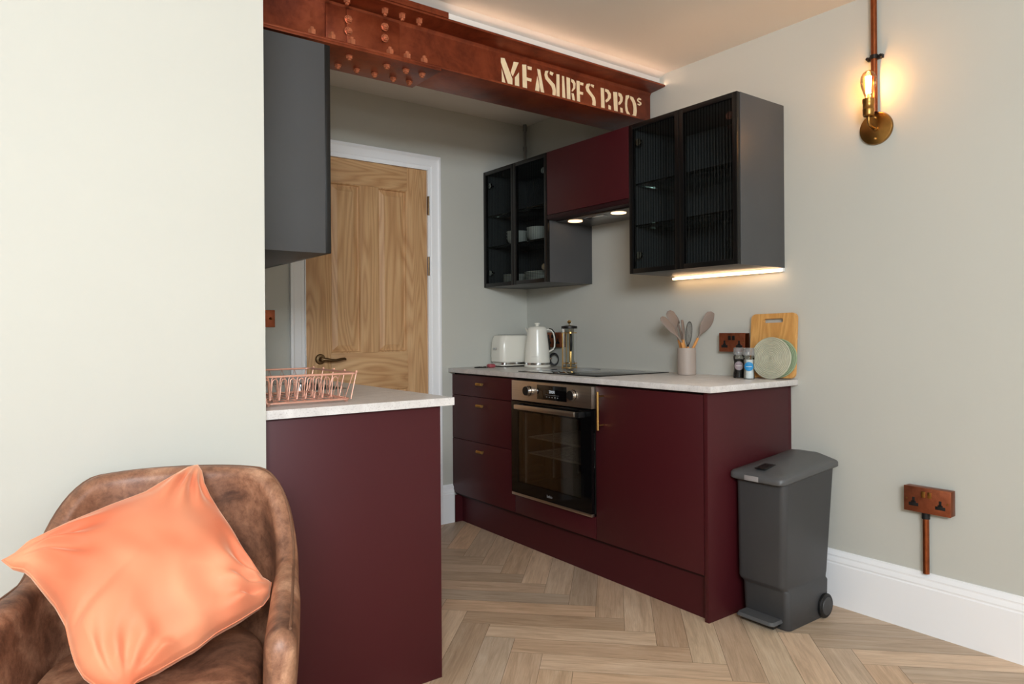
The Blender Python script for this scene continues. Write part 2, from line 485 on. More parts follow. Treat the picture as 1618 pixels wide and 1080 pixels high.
# door
door = thing('door_1', '', '', (1.66, YW, 0)); del door['label'], door['category']; door['kind'] = 'structure'
LX0, LX1, LZ = 1.3058, 2.0145, 2.0175
yf = YW+.001
b = BM()
box(b, LX0, 1.4400, yf, yf+.04, .006, LZ, .0015); box(b, 1.8890, LX1, yf, yf+.04, .006, LZ, .0015)
box(b, 1.6120, 1.7120, yf+.0004, yf+.04, .9948, 1.8882, .0008); box(b, 1.6120, 1.7120, yf+.0004, yf+.04, .2403, .7947, .0008)
part('stile', b, M['oakv'], door)
b = BM()
for z0, z1 in ((1.8885, LZ), (.795, .9945), (.006, .24)): box(b, 1.4402, 1.8888, yf+.0004, yf+.04, z0, z1, .0012)
part('rail', b, M['oakh'], door)
def raised(x0, x1, z0, z1):
    b = BM()
    def ring(d, y): return [(x0+d, y, z0+d), (x1-d, y, z0+d), (x1-d, y, z1-d), (x0+d, y, z1-d)]
    loft(b, [ring(-.0002, yf+.03), ring(-.0002, yf+.0022), ring(.003, yf+.003), ring(.007, yf+.009), ring(.009, yf+.017), ring(.013, yf+.018), ring(.040, yf+.0085), ring(.0405, yf+.0070), ring(.043, yf+.0070)], smooth=False)
    return part('panel', b, M['oakv'], door, auto=15)
for x0, x1 in ((1.4400, 1.6120), (1.7120, 1.8890)):
    raised(x0, x1, .9945, 1.8885); raised(x0, x1, .24, .795)
b = BM()
def arch_prof(s):   # outer edge -> inner edge, (distance, projection)
    return [(0, 0), (0, .022), (.012, .024), (.020, .018), (.030, .016), (.055, .014), (.060, .010), (.0745, .009), (.0745, 0)]
pr = arch_prof(1)
ox0, ox1, oz = 1.2217, 2.0947, 2.0995
loops = []
for (cx, cz, sx, sz) in ((ox0, 0, 1, 0), (ox0, oz, 1, -1), (ox1, oz, -1, -1), (ox1, 0, -1, 0)):
    loops.append([(cx+sx*d, YW-t, cz+sz*d) for d, t in pr])
loft(b, loops, smooth=False)
part('architrave', b, M['trim'], door, auto=15)
b = BM()
box(b, DX0-.001, LX0-.0015, YW-.009, YW+.06, 0, DZ); box(b, LX1+.0015, DX1+.001, YW-.009, YW+.06, 0, DZ); box(b, DX0, DX1, YW-.009, YW+.06, LZ+.0015, DZ+.001)
part('door_lining', b, M['trim'], door)
# lever handle on a round rose
b = BM(); cx, cz = 1.3800, .9665
lathe(b, [(.0, 0), (.027, 0), (.027, -.004), (.023, -.009), (.012, -.011), (.010, -.040), (.0095, -.046), (0, -.047)], (cx, yf, cz), 28, 'Y', False)
pts = [(cx, yf-.042, cz), (cx+.016, yf-.047, cz-.001), (cx+.040, yf-.048, cz-.006), (cx+.068, yf-.046, cz-.007), (cx+.095, yf-.044, cz-.001), (cx+.116, yf-.042, cz+.001), (cx+.124, yf-.040, cz-.003)]
tube(b, pts, [.009, .010, .0085, .0075, .0068, .0062, .004], 12)
part('handle', b, M['bronze'], door, label='aged brass lever on a round rose')
for z in (1.817, 1.475, .35):
    b = BM(); tube(b, [(2.0165, YW-.014, z-.052), (2.0165, YW-.014, z+.052)], .0058, 12)
    for k in (-.052, -.018, .018, .052): tube(b, [(2.0165, YW-.014, z+k-.001), (2.0165, YW-.014, z+k+.001)], .0066, 12)
    box(b, 2.011, 2.022, YW-.011, YW-.0085, z-.052, z+.052)
    part('hinge', b, M['bronze'], door)
b = BM(); box(b, 1.3030, 1.3062, YW-.008, YW+.002, .925, .985, .0005); part('strike_plate', b, M['darkmetal'], door)

# pipe in the corner above the far cabinet
b = BM(); tube(b, [(2.700, 3.455, 2.058), (2.700, 3.455, 2.345)], .008, 14); tube(b, [(2.700, 3.455, 2.22), (2.700, 3.455, 2.25)], .011, 14)
tube(b, [(2.700, 3.455, 2.345), (2.700, 3.455, ZC)], .012, 14)
solo('waste_pipe', b, M['steels'], 'thin grey upright pipe in the ceiling corner above the far glass cabinet', 'pipe')

# ================================================================== base run on the right
def T(name, label, cat, x, y, z, **k): return thing(name, label, cat, (x, y, z), **k)

t = T('worktop', 'long pale speckled stone worktop over the oven run, hob set in it', 'worktop', 2.44, 2.56, ZB)
b = BM(); box(b, 2.1485, XW, 1.6446, YW, ZB, ZT, .0018); part('slab', b, M['quartz'], t)

ZD0, ZD1 = .1745, .8575
def slabdoor(b, y0, y1, z0, z1, x=XD): box(b, x, x+.0185, y0, y1, z0, z1, .0012)

# drawer unit
t = T('drawer_unit', 'burgundy three-drawer base unit between back wall and oven', 'cabinet', 2.45, 3.18, .15)
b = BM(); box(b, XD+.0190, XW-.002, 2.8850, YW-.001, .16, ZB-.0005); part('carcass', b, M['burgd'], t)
for z0, z1 in ((.7429, ZD1), (.4924, .7399), (ZD0, .4894)):
    b = BM(); slabdoor(b, 2.8855, YW-.004, z0, z1); dr = part('drawer', b, M['burg'], t)
    zk = z1-.042; yk = 3.170
    b = BM(); tube(b, [(XD-.0005, yk, zk), (XD-.022, yk, zk)], .0042, 12)
    pts = []; rad = []
    for i in range(19):
        pts.append((XD-.026, yk-.027+.054*i/18, zk)); rad.append(.0078 if i in (0, 1, 17, 18) or i % 2 else .0066)
    tube(b, pts, rad, 14)
    part('handle', b, M['brass'], dr, label='knurled brass bar pull')
# oven housing
t = T('oven_housing', 'burgundy base unit holding the built-in oven, with strip below it', 'cabinet', 2.45, 2.585, .15)
b = BM(); box(b, XD+.0190, XW-.002, 2.2873, 2.2895, .16, ZB-.0005); box(b, XD+.0190, XW-.002, 2.8815, 2.8838, .16, ZB-.0005)
box(b, XD+.0190, XW-.002, 2.2895, 2.8815, .16, .2700); box(b, XW-.010, XW-.002, 2.2895, 2.8815, .27, ZB-.0005)
part('carcass', b, M['burgd'], t)
b = BM(); slabdoor(b, 2.2885, 2.8825, ZD0, .2715); part('filler_panel', b, M['burg'], t)
# door unit
t = T('base_cabinet', 'burgundy single-door base unit right of the oven', 'cabinet', 2.45, 1.99, .15)
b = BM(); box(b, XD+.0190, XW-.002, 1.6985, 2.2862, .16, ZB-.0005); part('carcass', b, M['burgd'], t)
b = BM(); slabdoor(b, 1.7000, 2.2835, ZD0, ZD1); dr = part('door', b, M['burg'], t)
b = BM(); hx, hy = XD-.034, 2.2360
tube(b, [(hx, hy, .6690), (hx, hy, .8370)], .0058, 14)
for z in (.690, .8165): tube(b, [(hx, hy, z), (XD-.0003, hy, z)], .0042, 10)
part('handle', b, M['brass'], dr, label='upright slim brass bar handle')
# end panel, plinth, far scribe
b = BM(); box(b, XD-.001, XW-.0205, 1.6775, 1.6965, 0, ZB-.0005, .0008); box(b, XW-.0210, XW-.0008, 1.6776, 1.6964, .222, ZB-.0005, .0004)
solo('end_panel', b, M['burg'], 'burgundy end panel closing the oven run, behind the bin', 'panel')
b = BM(); prism(b, [(2.200, 1.6972), (2.226, YW-.0235), (2.242, YW-.0235), (2.216, 1.6972)], 'XY', .0005, .1585)
solo('plinth', b, M['burg'], 'burgundy kickboard running along the floor under the oven', 'plinth')
b = BM(); box(b, XD+.003, 2.300, YW-.0225, YW-.0205, .0005, .1585)
solo('scribe_panel', b, M['burg'], 'short burgundy side piece at the far end of the kickboard', 'panel')

# oven
ov = T('oven', 'stainless steel built-in single oven with black glass door', 'oven', 2.45, 2.585, .2735)
oy0, oy1 = 2.2900, 2.8810
b = BM()
for (x0, x1, y0, y1, z0, z1) in ((2.20, 2.62, oy0+.004, oy0+.030, .275, .752), (2.20, 2.62, oy1-.030, oy1-.004, .275, .752), (2.20, 2.62, oy0+.03, oy1-.03, .275, .315), (2.20, 2.62, oy0+.03, oy1-.03, .715, .752), (2.60, 2.62, oy0+.03, oy1-.03, .315, .715)):
    box(b, x0, x1, y0, y1, z0, z1)
part('cavity', b, M['ovenin'], ov)
b = BM(); box(b, XD-.020, 2.60, oy0, oy1, .7555, .8550, .0015); cp = part('control_panel', b, M['steel'], ov)
xf = XD-.0202
b = BM(); box(b, xf-.0012, xf+.0003, 2.4560, 2.6735, .7735, .8430, .0006); dsp = part('display', b, M['blackglass'], cp)
b = BM(); text_on_x(b, '20:01', .020, xf-.0015, 2.560, .8130)
part('clock_digits', b, M['digits'], cp, label='faint pale digits')
b = BM(); box(b, xf-.0017, xf-.0013, 2.51, 2.61, .7975, .7985)
for i in range(5): box(b, xf-.0017, xf-.0013, 2.515+.02*i, 2.523+.02*i, .786, .790)
part('display_symbols', b, M['mark'], cp)
for y in (2.7385, 2.4095):
    b = BM(); lathe(b, [(.0, 0), (.0275, 0), (.0270, -.003), (.0255, -.004)], (xf, y, .8090), 36, 'X', False); part('knob_ring', b, M['chrome'], cp)
    b = BM(); lathe(b, [(.0235, -.003), (.0235, -.020), (.0225, -.022), (.0, -.022)], (xf, y, .8090), 36, 'X', False)
    kn = part('knob', b, M['chrome'], cp)
    b = BM(); lathe(b, [(.0218, -.0218), (.0212, -.0245), (.0, -.0250)], (xf, y, .8090), 36, 'X', False); part('knob_face', b, M['blackmat'], cp, label='black round knob face')
# door: black glass frame with a see-through window
dz0, dz1 = .2880, .7500
gx0, gx1 = XD-.022, XD-.0175
b = BM()
wy0, wy1, wz0, wz1 = oy0+.070, oy1-.052, .345, .700
for (y0, y1, z0, z1) in ((oy0, wy0, dz0, dz1), (wy1, oy1, dz0, dz1), (wy0, wy1, dz0, wz0), (wy0, wy1, wz1, dz1)):
    box(b, gx0, gx1+.012, y0, y1, z0, z1)
df = part('door', b, M['blackglass'], ov, label='black glass oven door')
b = BM(); box(b, gx0+.0002, gx0+.004, wy0, wy1, wz0, wz1); part('door_glass', b, M['ovenglass'], df)
b = BM(); box(b, gx0-.001, gx1+.012, oy0, oy1, .2745, .2875, .0008); part('bottom_trim', b, M['steel'], ov)
b = BM(); box(b, XD-.064, XD-.046, 2.3600, 2.8080, .7160, .7385, .003); hd = part('handle', b, M['steel'], df, label='brushed steel bar handle')
for y0 in (2.3300, 2.8090):
    b = BM(); box(b, XD-.060, gx0, y0-.002 if y0 > 2.5 else y0, y0+.012 if y0 > 2.5 else y0+.029, .7150, .7390, .002); part('handle_bracket', b, M['blackmat'], df)
b = BM(); text_on_x(b, 'beko', .020, gx0-.0006, 2.582, .3130); part('badge', b, M['mark'], df, label='small grey printed maker badge')
# racks in the oven
for z in (.478, .560):
    b = BM()
    tube(b, [(2.235, oy0+.035, z), (2.235, oy1-.035, z)], .0042, 8); tube(b, [(2.57, oy0+.035, z), (2.57, oy1-.035, z)], .0042, 8)
    tube(b, [(2.235, oy1-.036, z), (2.57, oy1-.036, z)], .0042, 8); tube(b, [(2.235, oy0+.036, z), (2.57, oy0+.036, z)], .0042, 8)
    for i in range(22):
        y = oy0+.05+i*(oy1-oy0-.1)/21; tube(b, [(2.235, y, z+.004), (2.57, y, z+.004)], .0018, 6)
    part('oven_rack', b, M['rack'], ov)
for x in (2.215, 2.40, 2.575):
    b = BM(); tube(b, [(x, oy1-.0345, .33), (x, oy1-.0345, .70)], .0042, 8); part('rack_upright', b, M['rack'], ov)

# hob
hb = T('hob', 'black glass induction hob lying in the worktop above the oven', 'hob', 2.46, 2.61, ZT)
b = BM(); box(b, 2.2165, 2.7050, 2.3185, 2.9080, ZT+.0002, ZT+.0045, .0012); part('glass_top', b, M['blackglass'], hb)
for (x, y, r) in ((2.34, 2.46, .075), (2.34, 2.76, .09), (2.56, 2.46, .09), (2.56, 2.76, .075)):
    b = BM(); tube(b, [(x+r*math.cos(a*PI/24), y+r*math.sin(a*PI/24), ZT+.0047) for a in range(48)], .0006, 4, closed=True); part('cooking_zone', b, M['mark'], hb)

# ================================================================== wall cabinets on the right
ZU0, ZU1 = 1.3655, 2.0560
def flute(b, y0, y1, z0, z1, x, amp=.0034, pitch=.0150):
    """corrugated front, flat back"""
    k = max(8, int((y1-y0)/pitch)*8)
    F, G = [], []
    for i in range(k+1):
        y = y0+(y1-y0)*i/k; ph = (y-y0)/pitch*2*PI
        xf_ = x-amp*abs(math.sin(ph/2))
        F.append((b.verts.new((xf_, y, z0)), b.verts.new((xf_, y, z1))))
    for A, B in zip(F, F[1:]):
        f = b.faces.new((A[0], A[1], B[1], B[0])); f.smooth = True
def glass_cabinet(label, ya, yb, shelves, hinge_side, group=None):
    """ya = near end (smaller y), yb = far end"""
    t = T('glass_wall_cabinet', label, 'cabinet', 2.567, (ya+yb)/2, ZU0, group=group)
    x0, x1 = XU+.0205, XW-.0008
    b = BM(); th = .016
    box(b, x0, x1, ya, ya+th, ZU0, ZU1, .0006); box(b, x0, x1, yb-th, yb, ZU0, ZU1, .0006)
    box(b, x0, x1, ya+th, yb-th, ZU0, ZU0+th, .0004); box(b, x0, x1, ya+th, yb-th, ZU1-th, ZU1, .0004)
    box(b, x1-.008, x1, ya+th, yb-th, ZU0+th, ZU1-th)
    part('carcass', b, M['grey'], t)
    for z in shelves:
        b = BM(); box(b, x0+.004, x1-.010, ya+th+.001, yb-th-.001, z-.004, z+.004, .0008); part('shelf', b, M['shelfglass'], t, label='thin glass shelf')
    ym = (ya+yb)/2; fw = .022
    for k, (d0, d1) in enumerate(((ya+.0012, ym-.0012), (ym+.0012, yb-.0012))):
        b = BM(); z0, z1 = ZU0+.0005, ZU1-.0005
        for (p, q, r_, s) in ((d0, d0+fw, z0, z1), (d1-fw, d1, z0, z1), (d0+fw, d1-fw, z0, z0+fw), (d0+fw, d1-fw, z1-fw, z1)):
            box(b, XU, XU+.0195, p, q, r_, s, .0008)
        dr = part('door', b, M['black'], t, label='slim black framed door')
        b = BM(); flute(b, d0+fw-.002, d1-fw+.002, z0+fw-.002, z1-fw+.002, XU+.009); part('fluted_pane', b, M['fluted'], dr, label='smoked fluted glass pane')
        hy_ = d0+.045 if k == 0 else d1-.045
        for z in (ZU0+.085, ZU1-.085):
            b = BM(); lathe(b, [(.0, 0), (.0165, 0), (.0165, .010), (.0, .012)], (XU+.013, hy_, z), 20, 'X', False)
            box(b, XU+.022, XU+.048, min(hy_, (d0 if k == 0 else d1))+.0, max(hy_, (d0 if k == 0 else d1))-.0, z-.006, z+.006, .002)
            part('hinge', b, M['chrome'], dr)
    return t
near = glass_cabinet('tall dark cabinet with two smoked fluted glass doors, nearest the copper wall light', 1.7029, 2.2925, (1.588, 1.780), 1)
far = glass_cabinet('smaller-looking dark fluted glass cabinet against the back wall, bowls and plates inside', 2.8910, 3.4860, (1.605, 1.79), 1)
# white china seen through the far cabinet
def bowl(x, y, z, r, h_, label, group):
    b = BM(); lathe(b, [(0, 0), (r*.5, 0), (r*.52, .003), (r*.85, h_*.5), (r, h_), (r-.003, h_), (r*.82, h_*.52), (r*.48, .007), (0, .006)], (x, y, z), 28, 'Z', False)
    return solo('bowl', b, M['white'], label, 'bowl', group)
for i in range(3):
    bowl(2.545, 3.13, 1.6095+.018*i, .075, .048, 'white bowl stacked on the upper shelf, right-hand stack in the far glass cabinet', 'white bowls, right-hand stack')
    bowl(2.545, 3.33, 1.6095+.018*i, .070, .048, 'white bowl stacked on the upper shelf, left-hand stack in the far glass cabinet', 'white bowls, left-hand stack')
for i in range(6):
    for (y, r, side, m_) in ((3.10, .105, 'right-hand', 0), (3.34, .085, 'left-hand', 1)):
        b = BM(); z = ZU0+.0168+.0085*i
        lathe(b, [(0, 0), (r*.6, 0), (r*.66, .002), (r, .011), (r, .0135), (r*.64, .0055), (0, .004)], (2.545, y, z), 32, 'Z', False)
        solo('plate', b, M['white'], 'white plate in the %s stack on the floor of the far glass cabinet' % side, 'plate', 'white plates, %s stack' % side)
# cooker hood
hd = T('cooker_hood', 'burgundy fronted cooker hood between the two glass cabinets', 'cooker hood', 2.567, 2.59, 1.69)
b = BM(); box(b, XU, XU+.0195, 2.2950, 2.8885, 1.7205, ZU1-.0005, .001); part('front_panel', b, M['burg'], hd)
b = BM(); box(b, XU+.020, XW-.0008, 2.2935, 2.8900, 1.712, ZU1-.001); part('housing', b, M['grey'], hd)
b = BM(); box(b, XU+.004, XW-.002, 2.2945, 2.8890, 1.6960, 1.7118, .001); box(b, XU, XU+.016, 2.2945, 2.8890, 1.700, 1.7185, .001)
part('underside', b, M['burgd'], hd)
b = BM(); box(b, XU+.065, XW-.006, 2.2955, 2.8850, 1.6880, 1.6960, .001); part('grille', b, M['steels'], hd)
for y in (2.795, 2.475):
    b = BM(); lathe(b, [(0, 0), (.038, 0), (.038, .003), (0, .003)], (2.520, y, 1.6845), 30, 'Z', False); part('lamp', b, M['spot'], hd, label='round warm lamp, lit')
b = BM(); box(b, 2.49, 2.53, 2.56, 2.70, 1.6855, 1.6879, .0008); part('switch_strip', b, M['chrome'], hd)

# LED light bar under the near cabinet, along the wall
t = T('led_light_bar', 'lit warm white light bar under the near glass cabinet', 'light bar', 2.71, 1.99, 1.352)
b = BM(); box(b, 2.7125, 2.7312, 1.7030, 2.2880, 1.3500, 1.3653, .0005); part('housing', b, M['trim'], t)
b = BM(); box(b, 2.6960, 2.7120, 1.7035, 2.2870, 1.3490, 1.3580, .002); part('diffuser', b, M['led'], t)
# warm strip on top of the cabinets
b = BM(); box(b, 2.47, 2.482, 1.74, 2.27, ZU1+.0003, ZU1+.005)
solo('led_strip', b, M['ledtop'], 'warm light strip lying on top of the near glass cabinet', 'light strip')

# ================================================================== steel beam
bm_t = T('steel_beam', 'rusty red painted steel beam with cream stencil lettering and bolts', 'beam', 1.66, 2.465, 2.126)
yc, bz0, bz1 = 2.4635, 2.126, 2.3285
X0b, X1b = XL+.001, XW-.004
hw = .1135
pr_ = [(yc-hw, bz0), (yc+hw, bz0), (yc+hw, bz0+.0085), (yc+.022, bz0+.017), (yc+.012, bz0+.028), (yc+.012, bz1-.028), (yc+.022, bz1-.017), (yc+hw, bz1-.0085), (yc+hw, bz1),
       (yc-hw, bz1), (yc-hw, bz1-.0085), (yc-.022, bz1-.017), (yc-.014, bz1-.030), (yc-.014, bz0+.026), (yc-.022, bz0+.016), (yc-hw, bz0+.0085)]
b = BM(); prism(b, pr_, 'YZ', X0b, X1b, .001); part('i_section', b, M['rust'], bm_t, auto=25)
b = BM(); box(b, X0b, 1.460, yc-hw-.003, yc-hw+.030, bz1+.0005, 2.3520, .001); box(b, X0b, 1.460, yc-hw+.030, yc+hw-.033, bz1+.0005, bz1+.0075); part('top_plate', b, M['rust'], bm_t)
b = BM(); box(b, X0b, 1.425, yc-hw-.002, yc+hw+.004, bz0-.011, bz0-.0005, .001); part('bottom_plate', b, M['rust'], bm_t)
b = BM(); box(b, .995, 1.293, yc-.024, yc-.0145, 2.157, 2.299, .001); box(b, 1.072, 1.215, yc-.031, yc-.0245, 2.160, 2.296, .001); part('splice_plate', b, M['rust'], bm_t)
def bolt(bm, x, y, z, ax, hgt=.016, r=.013):
    """hexagon nut with a round stub, pointing along ax"""
    t = bmesh.new()
    lathe(t, [(r*1.2, 0), (r*1.2, .0025), (r*1.1, .0025)], (0, 0, 0), 16)
    lathe(t, [(r, .0025), (r, hgt*.9), (r*.92, hgt)], (0, 0, 0), 6)
    lathe(t, [(r*.55, hgt*.95), (r*.55, hgt*1.35), (r*.45, hgt*1.42)], (0, 0, 0), 10)
    m = {'+Z': Matrix.Identity(4), '-Z': Matrix.Rotation(PI, 4, 'X'), '-Y': Matrix.Rotation(PI/2, 4, 'X')}[ax]
    merge(bm, t, Matrix.Translation((x, y, z)) @ m)
for x in (.920, .993, 1.068, 1.220, 1.292, 1.366):
    b = BM(); bolt(b, x, 2.378, bz0+.0095, '+Z', .024, .0145); part('bolt', b, M['bolt'], bm_t, auto=20)
    b = BM(); bolt(b, x-.008, 2.400, bz1-.011, '-Z', .018); part('bolt', b, M['bolt'], bm_t, auto=20)
for (x, z) in ((1.078, 2.255), (1.078, 2.212), (1.226, 2.265), (1.226, 2.222)):
    b = BM(); bolt(b, x, yc-.0315, z, '-Y', .012); part('bolt', b, M['bolt'], bm_t, auto=20)
for (x, y) in ((1.074, 2.415), (1.2252, 2.415), (1.3065, 2.415), (1.378, 2.415), (1.15, 2.52), (1.0746, 2.52), (1.2252, 2.52), (1.3061, 2.52), (1.378, 2.52), (1.0, 2.52)):
    b = BM(); bolt(b, x, y, bz0-.0115, '-Z', .011, .012); part('bolt', b, M['bolt'], bm_t, auto=20)
# outlines of the stencilled letters, (x, z) in metres on the beam web
LETTERS= [[[1.7845,2.2809],[1.8049,2.283],[1.8463,2.203],[1.8461,2.1795],[1.826,2.1797],[1.785,2.2608]],
[[1.7888,2.2364],[1.8118,2.1806],[1.7899,2.1811]],
[[1.854,2.2788],[1.8813,2.2811],[1.8486,2.2137],[1.8376,2.2292]],
[[1.8826,2.2389],[1.8837,2.18],[1.8595,2.1802],[1.8598,2.211]],
[[1.9008,2.2776],[1.9237,2.2814],[1.9249,2.2259],[1.953,2.2253],[1.9512,2.2119],[1.9264,2.212],[1.9278,2.1817],[1.9543,2.1813],[1.9536,2.178],[1.9032,2.1788]],
[[1.9303,2.2772],[1.9551,2.2779],[1.9534,2.2632],[1.9318,2.2624]],
[[1.9857,2.2453],[1.9981,2.2006],[1.9962,2.1792],[1.9703,2.1787]],
[[1.9853,2.2767],[2.0022,2.2764],[2.0279,2.1796],[2.0081,2.1789]],
[[2.0605,2.2824],[2.0813,2.2789],[2.0742,2.264],[2.0586,2.2687]],
[[2.0328,2.2778],[2.0518,2.2819],[2.0448,2.2657],[2.0481,2.2532],[2.0878,2.2268],[2.0946,2.2014],[2.0909,2.1792],[2.0734,2.1785],[2.0753,2.1976],[2.0685,2.2148],[2.0325,2.242],[2.0275,2.2594]],
[[2.0269,2.1813],[2.0492,2.1831],[2.0509,2.1807],[2.032,2.1783]],
[[2.0988,2.2773],[2.1164,2.2789],[2.1173,2.1804],[2.0979,2.1793]],
[[2.1324,2.2763],[2.1449,2.2768],[2.1529,2.1805],[2.1333,2.1773]],
[[2.1592,2.2766],[2.1809,2.2757],[2.1836,2.1769],[2.1619,2.1782]],
[[2.1885,2.274],[2.2048,2.272],[2.2157,2.2578],[2.2136,2.2355],[2.197,2.2171],[2.1897,2.2171],[2.2009,2.2384],[2.1992,2.2544],[2.1883,2.2617]],
[[2.1897,2.2089],[2.2043,2.209],[2.2131,2.1807],[2.1985,2.1779]],
[[2.2213,2.2727],[2.2416,2.2741],[2.2419,2.2261],[2.2635,2.2262],[2.2615,2.2134],[2.2422,2.2137],[2.2437,2.1782],[2.2241,2.1773]],
[[2.2438,2.2705],[2.2658,2.2708],[2.2638,2.258],[2.2437,2.2581]],
[[2.3141,2.2753],[2.3342,2.2749],[2.3307,2.2603],[2.3119,2.2672]],
[[2.287,2.2713],[2.3057,2.2767],[2.309,2.2712],[2.2993,2.2555],[2.3054,2.2445],[2.3387,2.2173],[2.3449,2.1969],[2.3425,2.1764],[2.3194,2.1767],[2.3238,2.196],[2.3177,2.2132],[2.2846,2.2373],[2.2785,2.2544]],
[[2.2779,2.1811],[2.2923,2.1808],[2.2923,2.1778],[2.2799,2.1785]],
[[2.3775,2.2713],[2.3989,2.2725],[2.4045,2.1755],[2.3808,2.1758]],
[[2.4076,2.2727],[2.4292,2.2707],[2.4466,2.2538],[2.4464,2.2349],[2.4287,2.2159],[2.4134,2.2068],[2.4092,2.2169],[2.4245,2.2307],[2.4268,2.2468],[2.4182,2.2576],[2.4074,2.2586]],
[[2.4286,2.1987],[2.446,2.1956],[2.4458,2.1784],[2.4284,2.1783]],
[[2.4621,2.2679],[2.4887,2.2715],[2.4922,2.1774],[2.4678,2.1777]],
[[2.4976,2.2717],[2.5177,2.2693],[2.5288,2.254],[2.5264,2.2345],[2.5127,2.2176],[2.4992,2.2103],[2.4971,2.2226],[2.5084,2.2342],[2.5085,2.2501],[2.4974,2.2575]],
[[2.5103,2.2013],[2.526,2.1994],[2.5303,2.1779],[2.5123,2.1778]],
[[2.5493,2.2676],[2.5721,2.2736],[2.5743,2.2644],[2.5605,2.2473],[2.5579,2.2181],[2.5645,2.1937],[2.5804,2.1773],[2.5575,2.1764],[2.5463,2.1935],[2.5435,2.2281]],
[[2.5813,2.2706],[2.602,2.2682],[2.6226,2.2398],[2.6269,2.205],[2.622,2.1766],[2.5895,2.1757],[2.6012,2.1842],[2.6038,2.2137],[2.5971,2.2415],[2.5812,2.2577]],
[[2.6613,2.2705],[2.644,2.2747],[2.6298,2.2655],[2.6297,2.2557],[2.6405,2.2513],[2.6498,2.2482],[2.6469,2.2427],[2.6343,2.2436],[2.6328,2.2369],[2.6483,2.2349],[2.6611,2.2421],[2.6621,2.2521],[2.6508,2.2555],[2.6396,2.2592],[2.6406,2.2649],[2.658,2.2643]]]

b = BM()
for k, pl in enumerate(LETTERS):
    if k < len(LETTERS)-3: pl = [(x, z if z > 2.1835 else z-.012) for x, z in pl]
    prism(b, pl, 'XZ', 2.4494, 2.4485)
part('stencil_lettering', b, M['cream'], bm_t, label='cream stencilled words MEASURES BROS', auto=20)

t = T('led_tape', 'warm light tape lying on the top ledge of the steel beam', 'light strip', 2.09, 2.366, bz1)
b = BM(); box(b, 1.465, XW-.006, 2.3640, 2.3720, bz1+.0003, bz1+.0075); part('backing', b, M['blackmat'], t)
b = BM(); box(b, 1.465, XW-.006, 2.3625, 2.3638, bz1+.0004, bz1+.0045); part('diffuser', b, M['tape'], t)

# ================================================================== left side of the galley
t = T('sink_worktop', 'pale speckled stone worktop on the left, carrying the copper dish rack', 'worktop', .90, 2.7, ZB)
SX0, SX1, SY0, SY1 = .690, 1.078, 2.475, 2.870
X1 = 1.2056
b = BM()
xs = [XL+.0008, SX0, SX1, X1]; ys = [1.9200, SY0, SY1, YW-.0008]
V = {}
for i, x in enumerate(xs):
    for j, y in enumerate(ys):
        for k, z in enumerate((ZB, ZT)): V[i, j, k] = b.verts.new((x, y, z))
for i in range(3):
    for j in range(3):
        if (i, j) == (1, 1): continue
        for k in (0, 1): b.faces.new((V[i,j,k], V[i+1,j,k], V[i+1,j+1,k], V[i,j+1,k]))
def side(a, c): b.faces.new((V[a[0],a[1],0], V[c[0],c[1],0], V[c[0],c[1],1], V[a[0],a[1],1]))
for i in range(3): side((i,0),(i+1,0)); side((i,3),(i+1,3)); side((0,i),(0,i+1)); side((3,i),(3,i+1))
side((1,1),(2,1)); side((1,2),(2,2)); side((1,1),(1,2)); side((2,1),(2,2))
part('slab', b, M['quartz'], t, auto=0)
sk = T('sink', 'inset stainless steel sink bowl behind the copper dish rack', 'sink', .884, 2.67, ZT-.15)
b = BM()
def rr(d, z, r): return [(x, y, z) for x, y in rrect(SX0+d, SX1-d, SY0+d, SY1-d, r)]
loft(b, [rr(-.012, ZT+.0003, .04), rr(-.012, ZT+.0022, .04), rr(.004, ZT+.0022, .04), rr(.008, ZT-.004, .04), rr(.012, ZT-.13, .05), rr(.05, ZT-.15, .05)], cap=False)
b.faces.ensure_lookup_table()
bmesh.ops.holes_fill(b, edges=[e for e in b.edges if e.is_boundary and e.verts[0].co.z < ZT-.14])
part('bowl', b, M['steels'], sk)
b = BM(); lathe(b, [(0, 0), (.04, 0), (.038, .003), (.02, .001), (0, .001)], (.884, 2.67, ZT-.1495), 24, 'Z', False); part('drain', b, M['chrome'], sk)

b = BM(); box(b, XL+.0008, 1.1649, 1.9400, 1.9580, .0005, ZB-.0006, .0008)
solo('end_panel', b, M['burg'], 'large burgundy end panel in front, beside the leather armchair', 'panel')
for (y0, y1, nm, lb, cat) in ((1.9588, 2.43, 'base_cabinet', 'burgundy base unit behind the front end panel, under the dish rack', 'cabinet'), (2.4306, 3.03, 'sink_unit', 'burgundy base unit under the stainless sink', 'cabinet'), (3.0306, 3.478, 'base_cabinet', 'burgundy base unit on the left, closest to the oak door', 'cabinet')):
    t = T(nm, lb, cat, .87, (y0+y1)/2, .15)
    b = BM()
    box(b, XL+.002, 1.1455, y0, y0+.016, .16, ZB-.0006); box(b, XL+.002, 1.1455, y1-.016, y1, .16, ZB-.0006); box(b, XL+.002, 1.1455, y0+.016, y1-.016, .16, .176)
    part('carcass', b, M['burgd'], t)
    b = BM(); box(b, 1.1464, 1.1649, y0+.001, y1-.001, ZD0, ZD1, .001); part('door', b, M['burg'], t)
b = BM(); box(b, 1.110, 1.126, 1.9588, YW-.03, .0005, .1585); solo('plinth', b, M['burg'], 'burgundy kickboard under the left-hand units', 'plinth')

